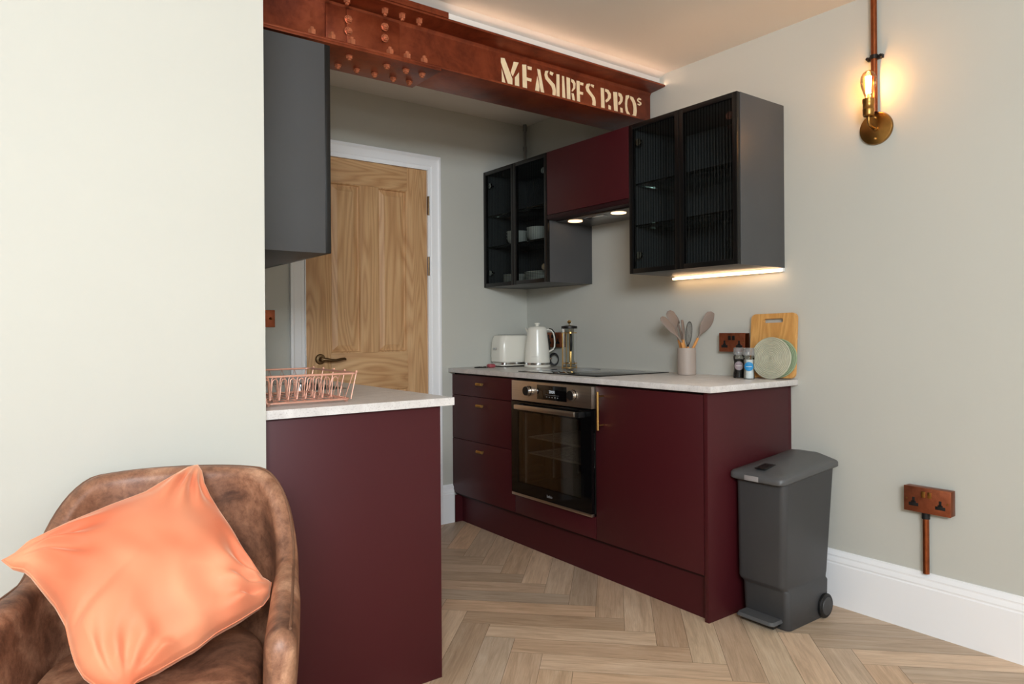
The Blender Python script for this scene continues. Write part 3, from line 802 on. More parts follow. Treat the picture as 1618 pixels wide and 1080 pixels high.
# upper cabinet at the left, dark grey
t = T('wall_cabinet', 'dark grey wall cabinet at the left, above the dish rack', 'cabinet', .76, 2.7, ZU0)
b = BM(); box(b, XL+.0008, .9035, 2.2285, 3.120, ZU0, ZU1, .0008); part('carcass', b, M['grey'], t)
for y0, y1 in ((2.2285, 2.673), (2.676, 3.120)):
    b = BM(); box(b, .9040, .9225, y0, y1, ZU0+.0005, ZU1-.0005, .001); part('door', b, M['black'], t, label='slim black door edge')

# light switch on the back wall
t = T('light_switch', 'copper toggle light switch on the back wall left of the door', 'light switch', 1.104, YW, 1.133)
b = BM(); box(b, 1.0615, 1.1475, YW-.0065, YW-.0005, 1.1315, 1.2160, .002); part('plate', b, M['coppl'], t)
b = BM(); tube(b, [(1.125, YW-.006, 1.174), (1.125, YW-.012, 1.174), (1.127, YW-.026, 1.170)], [.007, .004, .0035], 12); part('toggle', b, M['oldbrass'], t)

# ---------------------------------------------------------------- dish rack
t = T('dish_rack', 'copper wire dish rack on the left worktop', 'dish rack', .762, 2.185, ZT)
RZ, BZ = .9805, ZT+.009
def rect_path(x0, x1, y0, y1, z, r): return [(x, y, z) for x, y in rrect(x0, x1, y0, y1, r, 5)]
b = BM(); tube(b, rect_path(.622, .904, 1.990, 2.378, RZ, .02), .0032, 8, closed=True); part('rim', b, M['cwire'], t)
b = BM(); tube(b, rect_path(.637, .889, 2.006, 2.362, BZ, .02), .0028, 8, closed=True)
for i in range(9):
    x = .655+.218*i/8; tube(b, [(x, 2.006, BZ), (x, 2.362, BZ)], .0017, 6)
for i in range(5):
    y = 2.05+.27*i/4; tube(b, [(.637, y, BZ-.002), (.889, y, BZ-.002)], .0017, 6)
part('base_grid', b, M['cwire'], t)
for y, yb in ((1.990, 2.006), (2.378, 2.362)):
    b = BM(); k = 12
    pts = []
    for i in range(k+1):
        x = .635+.255*i/k
        pts.append((x, y if i % 2 == 0 else yb, RZ if i % 2 == 0 else BZ))
    tube(b, pts, .0019, 6); part('zigzag_side', b, M['cwire'], t)
for x, xb in ((.904, .889), (.622, .637)):
    for i in range(5):
        y = 2.005+.35*i/4; sg = 1 if x > .8 else -1
        b = BM(); tube(b, [(xb, y, BZ), (x+.003*sg, y, RZ+.001), (x+.004*sg, y, RZ+.003)], .0019, 6)
        lathe(b, [(0, -.004), (.003, -.003), (.0042, 0), (.003, .003), (0, .004)], (x+.004*sg, y, RZ+.004), 8, 'Z', False)
        part('end_wire', b, M['cwire'], t)
for y in (2.10, 2.19):
    for i in range(9):
        x = .660+.215*i/8
        b = BM(); pts = [(x-.010, y, BZ)]
        for a in range(9):
            th = PI*(1-a/8); pts.append((x+.008*math.cos(th)+.004, y, BZ+.055+.008*math.sin(th)))
        pts.append((x+.014, y, BZ)); tube(b, pts, .0018, 6)
        part('plate_loop', b, M['cwire'], t)
for x in (.645, .880):
    for y in (2.02, 2.35):
        b = BM(); lathe(b, [(0, 0), (.005, .001), (.006, .005), (.003, .009), (0, .009)], (x, y, ZT+.0003), 10, 'Z', False); part('foot', b, M['cwire'], t)

# ================================================================== things on the right worktop
# toaster
TR = -.05
t = T('toaster', 'ivory two-slice toaster in the corner left of the kettle', 'toaster', 2.540, 3.397, ZT, rotz=TR)
def secxy(hx, hy, r, z, k=6): return [(x, y, z) for x, y in rrect(-hx, hx, -hy, hy, r, k)]
b = BM()
loft(b, [secxy(.104, .066, .03, .024), secxy(.114, .072, .035, .030), secxy(.116, .074, .038, .07), secxy(.113, .073, .036, .13), secxy(.108, .070, .038, .165), secxy(.100, .064, .036, .182), secxy(.088, .054, .03, .188)])
part('body', b, M['ivory'], t, local=True)
b = BM(); loft(b, [secxy(.106, .067, .03, .012), secxy(.106, .067, .03, .0242)]); part('chrome_band', b, M['chrome'], t, local=True)
b = BM(); loft(b, [secxy(.110, .070, .03, .006), secxy(.113, .073, .034, .008), secxy(.110, .070, .03, .0125)]); part('base', b, M['ivory'], t, local=True)
for y in (-.028, .028):
    b = BM(); box(b, -.072, .072, y-.012, y+.013, .1878, .1892, .001); part('slot', b, M['blackmat'], t, local=True)
b = BM(); box(b, -.1235, -.115, -.018, .018, .10, .112, .003); part('lever', b, M['chrome'], t, local=True)
b = BM(); lathe(b, [(0, 0), (.010, 0), (.010, -.010), (0, -.010)], (.07, -.0735, .055), 16, 'Y', False); part('dial', b, M['chrome'], t, local=True)
for x in (-.085, .085):
    for y in (-.05, .05):
        b = BM(); lathe(b, [(0, .0003), (.010, .0003), (.010, .0062), (0, .0062)], (x, y, 0), 12, 'Z', False); part('foot', b, M['blackmat'], t, local=True)

# kettle : local x axis = towards the handle (screen right)
KR = math.atan2(-.62, .78)
t = T('kettle', 'ivory electric kettle with looped handle and knob lid, beside the toaster', 'kettle', 2.592, 3.214, ZT, rotz=KR)
b = BM()
lathe(b, [(.074, .026), (.0745, .034), (.072, .08), (.067, .13), (.061, .18), (.057, .215), (.0555, .226), (.052, .230), (.0, .2305)], (0, 0, 0), 48, 'Z', False)
part('body', b, M['ivory'], t, local=True)
b = BM(); loft(b, [[(-.050, -.020, .206), (-.050, .020, .206), (-.0545, .0, .190)], [(-.060, -.015, .222), (-.060, .015, .222), (-.062, 0, .209)], [(-.067, -.010, .231), (-.067, .010, .231), (-.071, 0, .226)]]); part('spout', b, M['ivory'], t, local=True)
b = BM(); lathe(b, [(.0, .228), (.048, .2305), (.046, .2345), (.030, .238), (.012, .240), (.010, .244), (.0165, .251), (.017, .256), (.013, .259), (0, .2595)], (0, 0, 0), 40, 'Z', False); part('lid', b, M['ivory'], t, local=True)
b = BM(); lathe(b, [(.0, .014), (.0738, .014), (.0738, .0255), (0, .0255)], (0, 0, 0), 48, 'Z', False); part('chrome_band', b, M['chrome'], t, local=True)
b = BM(); lathe(b, [(.0, .0003), (.074, .0003), (.077, .004), (.077, .011), (.074, .0138), (0, .0138)], (0, 0, 0), 48, 'Z', False); part('power_base', b, M['ivory'], t, local=True)
hp = [(.052, 0, .2155), (.066, 0, .2185), (.082, 0, .214), (.095, 0, .198), (.101, 0, .175), (.103, 0, .145), (.102, 0, .118), (.094, 0, .104), (.078, 0, .094), (.067, 0, .087)]
b = BM()
for p, q in zip(hp, hp[1:]): pass
def strap(b, pts, w, th):
    loops = []
    n = len(pts); P = [Vector(p) for p in pts]
    for i, p in enumerate(P):
        d = (P[min(i+1, n-1)]-P[max(i-1, 0)]).normalized(); nn = Vector((d.z, 0, -d.x)); s = Vector((0, 1, 0))
        loops.append([tuple(p + nn*th*math.cos(a)*1.0 + s*w*math.sin(a)) for a in [2*PI*k/12 for k in range(12)]])
    loft(b, loops)
strap(b, hp, .0115, .0058); part('handle', b, M['ivory'], t, local=True)
b = BM(); strap(b, [(p[0]+.0035, p[1], p[2]+.004 if i < 4 else p[2]) for i, p in enumerate(hp[1:-2])], .0095, .0052); part('handle_grip', b, M['blackmat'], t, local=True, label='dark outer strip of the handle')
b = BM(); tube(b, [(.0655, -.006, .188), (.0725, -.006, .100)], .0045, 8); part('water_gauge', b, M['darkmetal'], t, local=True, label='upright dark water window')
b = BM(); tube(b, [(.074, -.012, .050), (.086, -.014, .046)], [.006, .003], 8); part('switch', b, M['chrome'], t, local=True)
b = BM(); bb = [(.0735*math.cos(a), .0735*math.sin(a)) for a in [math.radians(-118+i*3) for i in range(12)]]
tube(b, [(x*1.004, y*1.004, .062) for x, y in bb], .0007, 4); part('printed_line', b, M['mark'], t, local=True)
b = BM(); pts = []
for i in range(60):
    a = i/59*4.4*PI; r = .033+.004*math.sin(a*.5)
    pts.append((.100+r*math.cos(a)*.75, .052-.012*i/59, .0425+r*math.sin(a)+.0))
tube(b, pts, .0034, 8); part('flex', b, M['blackmat'], t, local=True, label='coiled black mains flex')

# cafetiere
CR = math.atan2(-.62, .78)
t = T('cafetiere', 'tall glass cafetiere with brass frame and black handle, behind the hob', 'cafetiere', 2.640, 2.985, ZT, rotz=CR)
cr = .0405
b = BM(); lathe(b, [(0, .016), (cr-.002, .016), (cr, .020), (cr, .215), (cr+.003, .222)], (0, 0, 0), 40, 'Z', False); part('beaker', b, M['glass'], t, local=True)
b = BM()
lathe(b, [(.0, .0005), (.044, .0005), (.044, .004), (.0, .004)], (0, 0, 0), 32, 'Z', False)
for z in (.028, .198):
    tube(b, [((cr+.0015)*math.cos(a*PI/20), (cr+.0015)*math.sin(a*PI/20), z) for a in range(40)], .0022, 6, closed=True)
for a in (20, 110, 200):
    x, y = (cr+.0015)*math.cos(math.radians(a)), (cr+.0015)*math.sin(math.radians(a)); tube(b, [(x*1.04, y*1.04, .0005), (x, y, .03), (x, y, .20)], .0022, 6)
part('frame', b, M['brass'], t, local=True)
b = BM(); box(b, .000, .010, -.0445, -.0420, .01, .205, .0008); part('handle_strap', b, M['brass'], t, local=True)
b = BM(); strap(b, [(.005, -.044, .195), (.005, -.062, .190), (.005, -.070, .16), (.005, -.068, .12), (.005, -.060, .098)], .0085, .006); 
bmesh.ops.delete(b, geom=b.verts[:], context='VERTS')
hpp = [Vector((.005, -.044, .192)), Vector((.005, -.060, .190)), Vector((.005, -.070, .170)), Vector((.005, -.070, .135)), Vector((.005, -.062, .105)), Vector((.005, -.052, .098))]
tube(b, hpp, [.004, .006, .0078, .0078, .0065, .004], 12); part('handle', b, M['blackmat'], t, local=True, label='black moulded handle')
b = BM(); lathe(b, [(0, .222), (.045, .222), (.0455, .228), (.045, .236), (.012, .241), (0, .241)], (0, 0, 0), 36, 'Z', False); part('lid', b, M['darkmetal'], t, local=True)
b = BM(); tube(b, [(0, 0, .03), (0, 0, .252)], .0022, 8); lathe(b, [(0, .250), (.008, .252), (.012, .260), (.009, .268), (0, .271)], (0, 0, 0), 18, 'Z', False)
part('plunger_rod', b, M['brass'], t, local=True)
b = BM(); lathe(b, [(0, .030), (.038, .030), (.038, .034), (0, .034)], (0, 0, 0), 32, 'Z', False); part('filter_disc', b, M['chrome'], t, local=True)

# small bunch lying by the toaster
t = T('key_bunch', 'small dark bunch with a pinkish red fob, left of the toaster', 'keys', 2.335, 3.345, ZT)
b = BM()
for (x, y, a, l) in ((2.300, 3.36, .4, .05), (2.315, 3.34, 1.0, .055), (2.300, 3.38, -.3, .045)):
    dx, dy = math.cos(a), math.sin(a)
    tube(b, [(x, y, ZT+.003), (x-dx*l, y+dy*l*.4, ZT+.003)], [.004, .0025], 6); lathe(b, [(0, 0), (.010, 0), (.010, .003), (0, .003)], (x, y, ZT+.0005), 14, 'Z', False)
part('key', b, M['darkmetal'], t)
b = BM(); tube(b, [(2.318+.013*math.cos(a*PI/10), 3.352+.013*math.sin(a*PI/10), ZT+.008) for a in range(20)], .0012, 6, closed=True); part('ring', b, M['chrome'], t)
b = BM(); loft(b, [[(x, y, z) for x, y in rrect(2.330+d, 2.375-d, 3.325+d, 3.365-d, .010)] for d, z in ((.004, ZT+.0005), (0, ZT+.006), (.001, ZT+.016), (.006, ZT+.021))]); part('fob', b, M['keyred'], t, label='pinkish red fob')

# utensil pot and utensils; frame: r = screen right, d = away from the camera
r_, d_ = Vector((.80, -.60, 0)), Vector((.60, .80, 0))
PC = Vector((2.640, 2.155, ZT))
t = thing('utensil_pot', 'round taupe ceramic pot holding the kitchen utensils', 'utensil pot', PC)
b = BM(); lathe(b, [(0, .0004), (.040, .0004), (.0425, .003), (.0425, .124), (.0415, .1265), (.0395, .1265), (.0385, .123), (.0385, .006), (0, .006)], (0, 0, 0), 48, 'Z', False)
part('cup', b, M['pot'], t, local=True)
def U(a, c, z): return PC + r_*a + d_*c + Vector((0, 0, z))
def utensil(name, label, cat, foot, neck, tip, head):
    """foot inside the pot, neck where the wood ends, tip of the head; head(b, neck, tip)"""
    t = thing(name, label, cat, foot)
    d = (neck-foot).normalized()
    b = BM(); tube(b, [foot+d*.002, foot+d*.05, foot.lerp(neck, .7), neck], [.0045, .0060, .0066, .0058], 10); part('handle', b, M['wood'], t)
    b = BM(); head(b, neck, tip); part('head', b, M['silicone'], t)
def blade(wid, thick, nrm, bend=0, shaft=.25, slots=0, back=.5):
    def f(b, n, tip):
        ax = (tip-n); L_ = ax.length; d = ax.normalized(); nn = Vector(nrm); nn = (nn-d*nn.dot(d)).normalized(); s = d.cross(nn)
        loops = []
        for i in range(15):
            q = i/14
            wv = .0045 if q < shaft else .0045+(wid-.0045)*math.sin(min(1, (q-shaft)/(1-shaft)/back)*PI/2)
            if q > .86: wv *= math.sqrt(max(.05, 1-((q-.86)/.15)**2))
            tv = .0045 if q < shaft else thick
            c = n+ax*q+nn*bend*math.sin(q*PI)
            loops.append([tuple(c+s*wv*math.cos(a)+nn*tv*math.sin(a)) for a in [2*PI*k/14 for k in range(14)]])
        loft(b, loops)
    return f
side_n = tuple(r_*.55-d_*.1+Vector((0, 0, 1))*.8)
utensil('turner', 'taupe turner leaning furthest left in the pot', 'turner', U(.008, -.025, .010), U(-.028, -.020, .152), U(-.121, -.010, .272), blade(.019, .0035, tuple(-d_*.75+Vector((0,0,.6))), .004, .26))
utensil('slotted_spoon', 'taupe slotted spoon with the highest head, upper left in the pot', 'spoon', U(.010, .020, .010), U(-.034, .020, .165), U(-.078, .022, .302), blade(.025, .004, tuple(r_*.35-d_*.9), .010, .34))
def ladle(b, n, tip):
    ax = tip-n; k = n+ax*.62
    tube(b, [n, n+ax*.3, k], [.0055, .0048, .0045], 10)
    tmp = bmesh.new(); lathe(tmp, [(0, -.026), (.014, -.023), (.024, -.013), (.028, 0), (.026, 0), (.022, -.012), (.012, -.020), (0, -.022)], (0, 0, 0), 24, 'Z', False)
    m = Matrix.Translation(k+ax.normalized()*.022) @ Vector((.8, -.5, .5)).to_track_quat('Z', 'Y').to_matrix().to_4x4(); merge(b, tmp, m)
utensil('ladle', 'taupe ladle behind the slotted spoon in the pot', 'ladle', U(.025, .020, .012), U(-.014, .024, .168), U(-.040, .062, .292), ladle)
utensil('basting_spoon', 'taupe spoon with narrow upright head, middle of the pot', 'spoon', U(-.012, .005, .010), U(-.015, .003, .165), U(-.022, .0, .258), blade(.013, .005, tuple(r_*.8-d_*.6), .003, .2))
def whisk(b, n, tip):
    ax = (tip-n); d = ax.normalized(); u = d.orthogonal().normalized(); v = d.cross(u); L_ = ax.length
    tube(b, [n-d*.004, n+d*.006], [.0062, .0052], 10)
    for k in range(6):
        a = PI*k/6; w_ = u*math.cos(a)+v*math.sin(a); pts = []
        for i in range(25):
            q = i/24*PI; pts.append(n+d*(L_*math.sin(q)**.7 if 0 < q < PI else 0)+w_*(.021*math.cos(q)*(.35+.65*math.sin(q)**.5) if 0 < q < PI else .003*(1 if q <= 0 else -1)))
        tube(b, pts, .0006, 5)
t = thing('whisk', 'wire whisk standing upright in the middle of the pot', 'whisk', U(.005, .008, .010))
b = BM(); n0 = U(.006, .005, .132); tube(b, [U(.005, .008, .012), n0], .006, 10); part('handle', b, M['wood'], t)
b = BM(); whisk(b, n0, U(.012, -.010, .250)); part('wires', b, M['darkmetal'], t)
utensil('spatula', 'wide taupe spatula leaning right in the pot', 'spatula', U(-.028, -.006, .010), U(.050, -.010, .172), U(.118, -.016, .292), blade(.027, .004, tuple(-d_*.9+r_*.2), .0, .15, back=.55))

# jars
def jar(px, py, label, fill, lab, mark, name):
    t = T(name, label, 'jar', px, py, ZT)
    t.scale = (1.15, 1.15, 1.0)
    b = BM(); lathe(b, [(0, .0005), (.0195, .0005), (.0205, .003), (.0200, .02), (.0180, .04), (.0180, .068), (.0205, .085), (.0205, .094), (.0175, .100)], (0, 0, 0), 32, 'Z', False); part('glass_body', b, M['glass'], t, local=True)
    b = BM(); lathe(b, [(0, .003), (.0180, .003), (.0180, .02), (.0163, .04), (.0163, .068), (.0180, .082), (0, .083)], (0, 0, 0), 28, 'Z', False); part('contents', b, M[fill], t, local=True)
    b = BM(); lathe(b, [(.0190, .100), (.0200, .103), (.0195, .130), (.0175, .1325), (0, .1325)], (0, 0, 0), 28, 'Z', False); part('grinder_cap', b, M['capglass'], t, local=True)
    # round label wrapped on the side that faces the galley
    a0 = math.atan2(-.57, -.82); R = .0209; b = BM(); C0 = b.verts.new((R*math.cos(a0), R*math.sin(a0), .054)); ring = []
    for k in range(28):
        th = 2*PI*k/28; aa = a0+.85*math.cos(th); zz = .054+.019*math.sin(th)
        ring.append(b.verts.new((R*math.cos(aa), R*math.sin(aa), zz)))
    mid = []
    for k in range(28):
        th = 2*PI*k/28; aa = a0+.45*math.cos(th); zz = .054+.010*math.sin(th); mid.append(b.verts.new((R*math.cos(aa), R*math.sin(aa), zz)))
    for k in range(28):
        b.faces.new((C0, mid[k], mid[(k+1) % 28])); b.faces.new((mid[k], ring[k], ring[(k+1) % 28], mid[(k+1) % 28]))
    lo = part('label', b, M[lab], t, local=True, label=mark)
    b = BM()
    pts = [(.0212*math.cos(a0+q), .0212*math.sin(a0+q), .054) for q in [-.5+i*.1 for i in range(11)]]
    tube(b, pts, .0012, 4); part('label_print', b, M['white'], t, local=True)
jar(2.632, 1.864, 'black pepper grinder jar with grey round label, left of the salt', 'pepper', 'mauve', 'grey round label', 'pepper_grinder')
jar(2.609, 1.798, 'white salt grinder jar with blue round label', 'salt', 'blue', 'blue round label', 'salt_grinder')

# chopping board: leaning on the wall
t = T('chopping_board', 'bamboo chopping board with slot handle leaning on the right wall', 'chopping board', 2.70, 1.735, ZT)
b = BM()
W2, H2, TH = .108, .276, .014
outer = rrect(-W2, W2, 0, H2, .022, 6)
inner = rrect(-.046, .046, H2-.040, H2-.022, .007, 6)
t2 = bmesh.new()
for zt in (0, TH):
    o_ = [t2.verts.new((x, y, zt)) for x, y in outer]; i_ = [t2.verts.new((x, y, zt)) for x, y in inner]
    es = [t2.edges.new((o_[k], o_[(k+1) % len(o_)])) for k in range(len(o_))]+[t2.edges.new((i_[k], i_[(k+1) % len(i_)])) for k in range(len(i_))]
    bmesh.ops.triangle_fill(t2, edges=es, use_beauty=True)
    if zt == 0: O0, I0 = o_, i_
    else:
        for A, B in ((O0, o_), (I0, i_)):
            for k in range(len(A)): t2.faces.new((A[k], A[(k+1) % len(A)], B[(k+1) % len(A)], B[k]))
bmesh.ops.recalc_face_normals(t2, faces=t2.faces)
# local x -> -Y (screen right), local y -> up leaning, local z (thickness) -> -X
lean = math.radians(6)
Rm = Matrix(((0, math.sin(lean), -math.cos(lean), 2.694), (-1, 0, 0, 1.7385), (0, math.cos(lean), math.sin(lean), ZT+.0030), (0, 0, 0, 1)))
merge(b, t2, Rm @ Matrix.Rotation(math.radians(1.2), 4, 'Z')); part('board', b, M['bamboo'], t, auto=30)

# woven round mats
def mat_disc(px, py, z, R, m, label, tilt, name='woven_trivet'):
    b = BM()
    k = 13
    prof = [(0, 0)]
    for i in range(k):
        r0 = R*i/k; r1 = R*(i+1)/k
        for q in range(1, 5):
            prof.append((r0+(r1-r0)*q/4, .0030*math.sin(PI*q/4)+.003))
    prof += [(R+.001, .001), (R, -.002), (0, -.002)]
    lathe(b, prof, (0, 0, 0), 56, 'Z', False)
    # weave: small radial undulation
    for v in b.verts:
        r = math.hypot(v.co.x, v.co.y); a = math.atan2(v.co.y, v.co.x)
        if v.co.z > .001: v.co.z += .0007*math.sin(a*int(14+r*500))
    m4 = Matrix.Translation((px, py, z)) @ Vector((-math.cos(tilt), -.10, math.sin(tilt))).to_track_quat('Z', 'Y').to_matrix().to_4x4()
    bmesh.ops.transform(b, matrix=m4, verts=b.verts)
    return solo(name, b, M[m], label, 'trivet')
mat_disc(2.676, 1.702, ZT+.0885, .082, 'green2', 'darker green woven round mat, behind the front mat, against the chopping board', math.radians(6))
mat_disc(2.654, 1.722, ZT+.0895, .088, 'green', 'large sage green woven round mat in front of the chopping board', math.radians(6))

# sockets
def socket(label, ya, yb, z0, z1, x, dk=True):
    """surface box on the right wall; ya near edge, yb far edge, x = face plane"""
    t = T('double_socket', label, 'socket', XW, (ya+yb)/2, z0)
    b = BM(); box(b, x+.006, XW-.0006, ya, yb, z0, z1, .003); part('back_box', b, M['copper'], t)
    b = BM(); box(b, x, x+.0058, ya-.0005, yb+.0005, z0-.0005, z1+.0005, .002); pl = part('face_plate', b, M['coppl'], t)
    W_, H_ = yb-ya, z1-z0; yc_ = (ya+yb)/2; zc_ = (z0+z1)/2
    for s in (-1, 1):
        y = yc_+s*W_*.285; z = zc_-H_*.14
        b = BM()
        box(b, x-.0008, x+.0004, y-.0045, y+.0045, z+.002, z+.020, .0006)
        box(b, x-.0008, x+.0004, y-.0165, y+.0165, z-.012, z+.000, .0008); box(b, x-.0008, x+.0004, y-.0085, y+.0085, z-.001, z+.006, .0006)
        part('outlet', b, M['blackmat'], t, label='black outlet insert')
        b = BM(); box(b, x-.004, x+.0004, yc_+s*.0105-.007, yc_+s*.0105+.007, zc_+H_*.12, zc_+H_*.36, .0015); part('rocker_switch', b, M['oldbrass'] if not dk else M['darkmetal'], t)
        b = BM(); lathe(b, [(0, 0), (.003, 0), (.003, -.001), (0, -.0012)], (x, yc_+s*W_*.44, zc_), 10, 'X', False); part('screw', b, M['oldbrass'], t)
    return t
socket('copper double socket on the wall above the worktop, left of the chopping board', 1.876, 2.012, 1.0045, 1.0885, 2.692)
socket('copper double socket on the wall behind the kettle and cafetiere', 3.118, 3.250, 1.0075, 1.0945, 2.692)
lowz0, lowz1 = .4425, .5320
socket('copper double socket low on the right wall, fed by a copper pipe', 1.0490, 1.2050, lowz0, lowz1, 2.690, False)
t = T('cable_conduit', 'short copper conduit rising from the skirting to the low socket', 'conduit', 2.713, 1.1395, .2205)
b = BM(); tube(b, [(2.713, 1.1395, .2205), (2.713, 1.1395, .424)], .0108, 18); part('pipe', b, M['copper'], t)
b = BM(); tube(b, [(2.713, 1.1395, .4180), (2.713, 1.1395, .4415)], .0135, 18); part('collar', b, M['blackmat'], t, label='black collar')

# wall lamp with conduit up to the ceiling
LY, LZc = 1.3125, 1.867
t = T('wall_lamp', 'aged brass wall lamp with a bare glowing filament bulb', 'wall lamp', XW, LY, LZc)
b = BM(); lathe(b, [(0, -.0006), (.0615, -.0006), (.0620, -.004), (.0600, -.0125), (.058, -.0135), (0, -.0135)], (XW, LY, LZc), 48, 'X', False); part('backplate', b, M['oldbrass'], t)
for (dy, dz) in ((0, .040), (0, -.040)):
    b = BM(); lathe(b, [(0, 0), (.005, 0), (.0045, -.004), (0, -.006)], (XW-.0136, LY+dy, LZc+dz), 12, 'X', False); part('screw', b, M['brass'], t)
bx = 2.668
b = BM(); tube(b, [(XW-.013, LY, LZc), (XW-.035, LY, LZc), (bx+.006, LY, LZc+.004), (bx, LY, LZc+.012), (bx, LY, LZc+.034)], .0055, 12); lathe(b, [(0, 0), (.011, 0), (.011, -.006), (0, -.008)], (XW-.0136, LY, LZc), 16, 'X', False); part('arm', b, M['oldbrass'], t)
b = BM(); lathe(b, [(0, .034), (.016, .036), (.020, .040), (.0205, .060), (.0215, .062), (.0205, .064), (.0205, .084), (.0215, .086), (.0215, .101), (.017, .103), (.0, .103)], (bx, LY, LZc), 28, 'Z', False); part('lamp_holder', b, M['oldbrass'], t)
b = BM(); lathe(b, [(.012, .103), (.013, .112), (.020, .130), (.0265, .150), (.0285, .168), (.027, .184), (.020, .199), (.010, .207), (0, .209)], (bx, LY, LZc), 32, 'Z', False); bl = part('bulb', b, M['bulb'], t)
b = BM()
for k in range(8):
    a = 2*PI*k/8; x, y = .0075*math.cos(a), .0075*math.sin(a); x2, y2 = .0095*math.cos(a), .0095*math.sin(a)
    tube(b, [(bx+x, LY+y, LZc+.124), (bx+x2, LY+y2, LZc+.186)], .0019, 6)
part('filament', b, M['fil'], bl)
b = BM(); tube(b, [(bx, LY, LZc+.103), (bx, LY, LZc+.128)], [.006, .003], 10); part('glass_stem', b, M['bulb'], bl)
t = T('copper_conduit', 'long copper conduit running from the wall lamp up to the ceiling', 'conduit', 2.713, LY, LZc+.058)
b = BM(); tube(b, [(2.713, LY, LZc+.0600), (2.713, LY, ZC-.0005)], .0112, 18); part('pipe', b, M['copper'], t)
b = BM(); box(b, 2.7155, XW-.0006, LY-.030, LY+.030, 2.128, 2.143, .003); tube(b, [(2.7125, LY, 2.128), (2.7125, LY, 2.143)], .0145, 18)
for s in (-1, 1): tube(b, [(2.718, LY+s*.025, 2.1355), (2.709, LY+s*.025, 2.1355)], .006, 12)
part('pipe_clip', b, M['darkmetal'], t, label='dark saddle clip')

# ---------------------------------------------------------------- pedal bin (front faces -X)
t = T('pedal_bin', 'grey plastic pedal bin with wheels beside the burgundy end panel', 'bin', 2.49, 1.553, 0)
def bl(x0, x1, y0, y1, r, z, rf=None): return [(x, y, z if not callable(z) else z(x, y)) for x, y in rrect(x0, x1, y0, y1, r, 6)]
b = BM()
loft(b, [bl(2.3380, 2.604, 1.4520, 1.6360, .018, .0004), bl(2.334, 2.606, 1.4480, 1.6400, .022, .006), bl(2.330, 2.615, 1.4480, 1.6460, .024, .138), bl(2.326, 2.616, 1.4555, 1.6470, .024, .146),
         bl(2.312, 2.617, 1.4550, 1.6500, .024, .158), bl(2.3085, 2.618, 1.4540, 1.6510, .024, .166), bl(2.3150, 2.662, 1.4480, 1.6620, .026, lambda x, y: .530+(x-2.315)*.10), bl(2.3150, 2.663, 1.4480, 1.6620, .026, lambda x, y: .540+(x-2.315)*.10)])
part('body', b, M['binb'], t, auto=50)
b = BM()
def lidz(base, crown):
    def f(x, y):
        u = (x-2.30)/.375; v = (y-1.555)/.115
        return base+.006+.118*(x-2.30)*1.0+crown*(1-abs(v)**2.2)*(.35+.65*min(1, u*1.6))-(.018*max(0, u-.85)/.15)
    return f
loft(b, [bl(2.292, 2.686, 1.4430, 1.6700, .030, lidz(.531, 0)), bl(2.287, 2.690, 1.4390, 1.6755, .032, lidz(.536, 0)), bl(2.287, 2.690, 1.4390, 1.6755, .032, lidz(.551, 0)), bl(2.292, 2.686, 1.4430, 1.6700, .030, lidz(.557, .0)),
         bl(2.315, 2.668, 1.4640, 1.6500, .026, lidz(.560, .010)), bl(2.35, 2.645, 1.50, 1.612, .02, lidz(.562, .017)), bl(2.40, 2.60, 1.54, 1.573, .012, lidz(.563, .019))])
part('lid', b, M['binl'], t, auto=50)
b = BM(); box(b, 2.3240, 2.395, 1.535, 1.580, .5855, .5890, .001)
bmesh.ops.rotate(b, verts=b.verts, cent=(2.37, 1.557, .581), matrix=Matrix.Rotation(-.13, 3, 'Y')); part('lid_latch', b, M['blackmat'], t, label='black sliding latch')
b = BM(); box(b, 2.2862, 2.2890, 1.540, 1.600, .5385, .5575, .001); part('latch_front', b, M['clip'], t, label='lighter grey front tab of the lid')
for y in (1.4450, 1.6480):
    b = BM(); s = -1 if y < 1.5 else 1
    lathe(b, [(0, -.008), (.041, -.008), (.046, -.004), (.046, .004), (.041, .008), (0, .008)], (2.570, y+s*.003, .0465), 36, 'Y', False); wl = part('wheel', b, M['blackmat'], t, label='black wheel')
    b = BM(); lathe(b, [(0, 0), (.034, 0), (.032, s*.003), (0, s*.004)], (2.570, y+s*.0112, .0465), 30, 'Y', False); part('hub', b, M['binb'], wl)
b = BM(); loft(b, [[(x, y, .026) for x, y in rrect(2.272, 2.345, 1.476, 1.628, .014)], [(x, y, .030) for x, y in rrect(2.268, 2.345, 1.472, 1.632, .016)], [(x, y, .040) for x, y in rrect(2.274, 2.345, 1.478, 1.626, .014)]])
part('pedal', b, M['binl'], t, auto=40)
b = BM(); box(b, 2.290, 2.345, 1.482, 1.622, .012, .0255, .003); part('pedal_base', b, M['blackmat'], t)

# ================================================================== armchair
CO, CRZ = Vector((.366, 1.777, 0)), -.401
ch = thing('armchair', 'brown distressed leather tub armchair in front of the white wall', 'armchair', CO, CRZ)
ZTOP, ZARM = .794, .612
def path(n=44):
    """centre line of the shell, from the left arm front round the back to the right arm front"""
    pts = []; A, B_, e = .243, .235, 3.0
    for i in range(7): pts.append((-A-.010*(1-i/7), -.235-.255*(1-i/7)))
    for i in range(n+1):
        th = PI-PI*i/n; c, s = math.cos(th), math.sin(th)
        pts.append((A*math.copysign(abs(c)**(2/e), c), -.235+B_*abs(s)**(2/e)))
    for i in range(1, 8): pts.append((A+.010*i/7, -.235-.255*i/7))
    return pts
P = path()
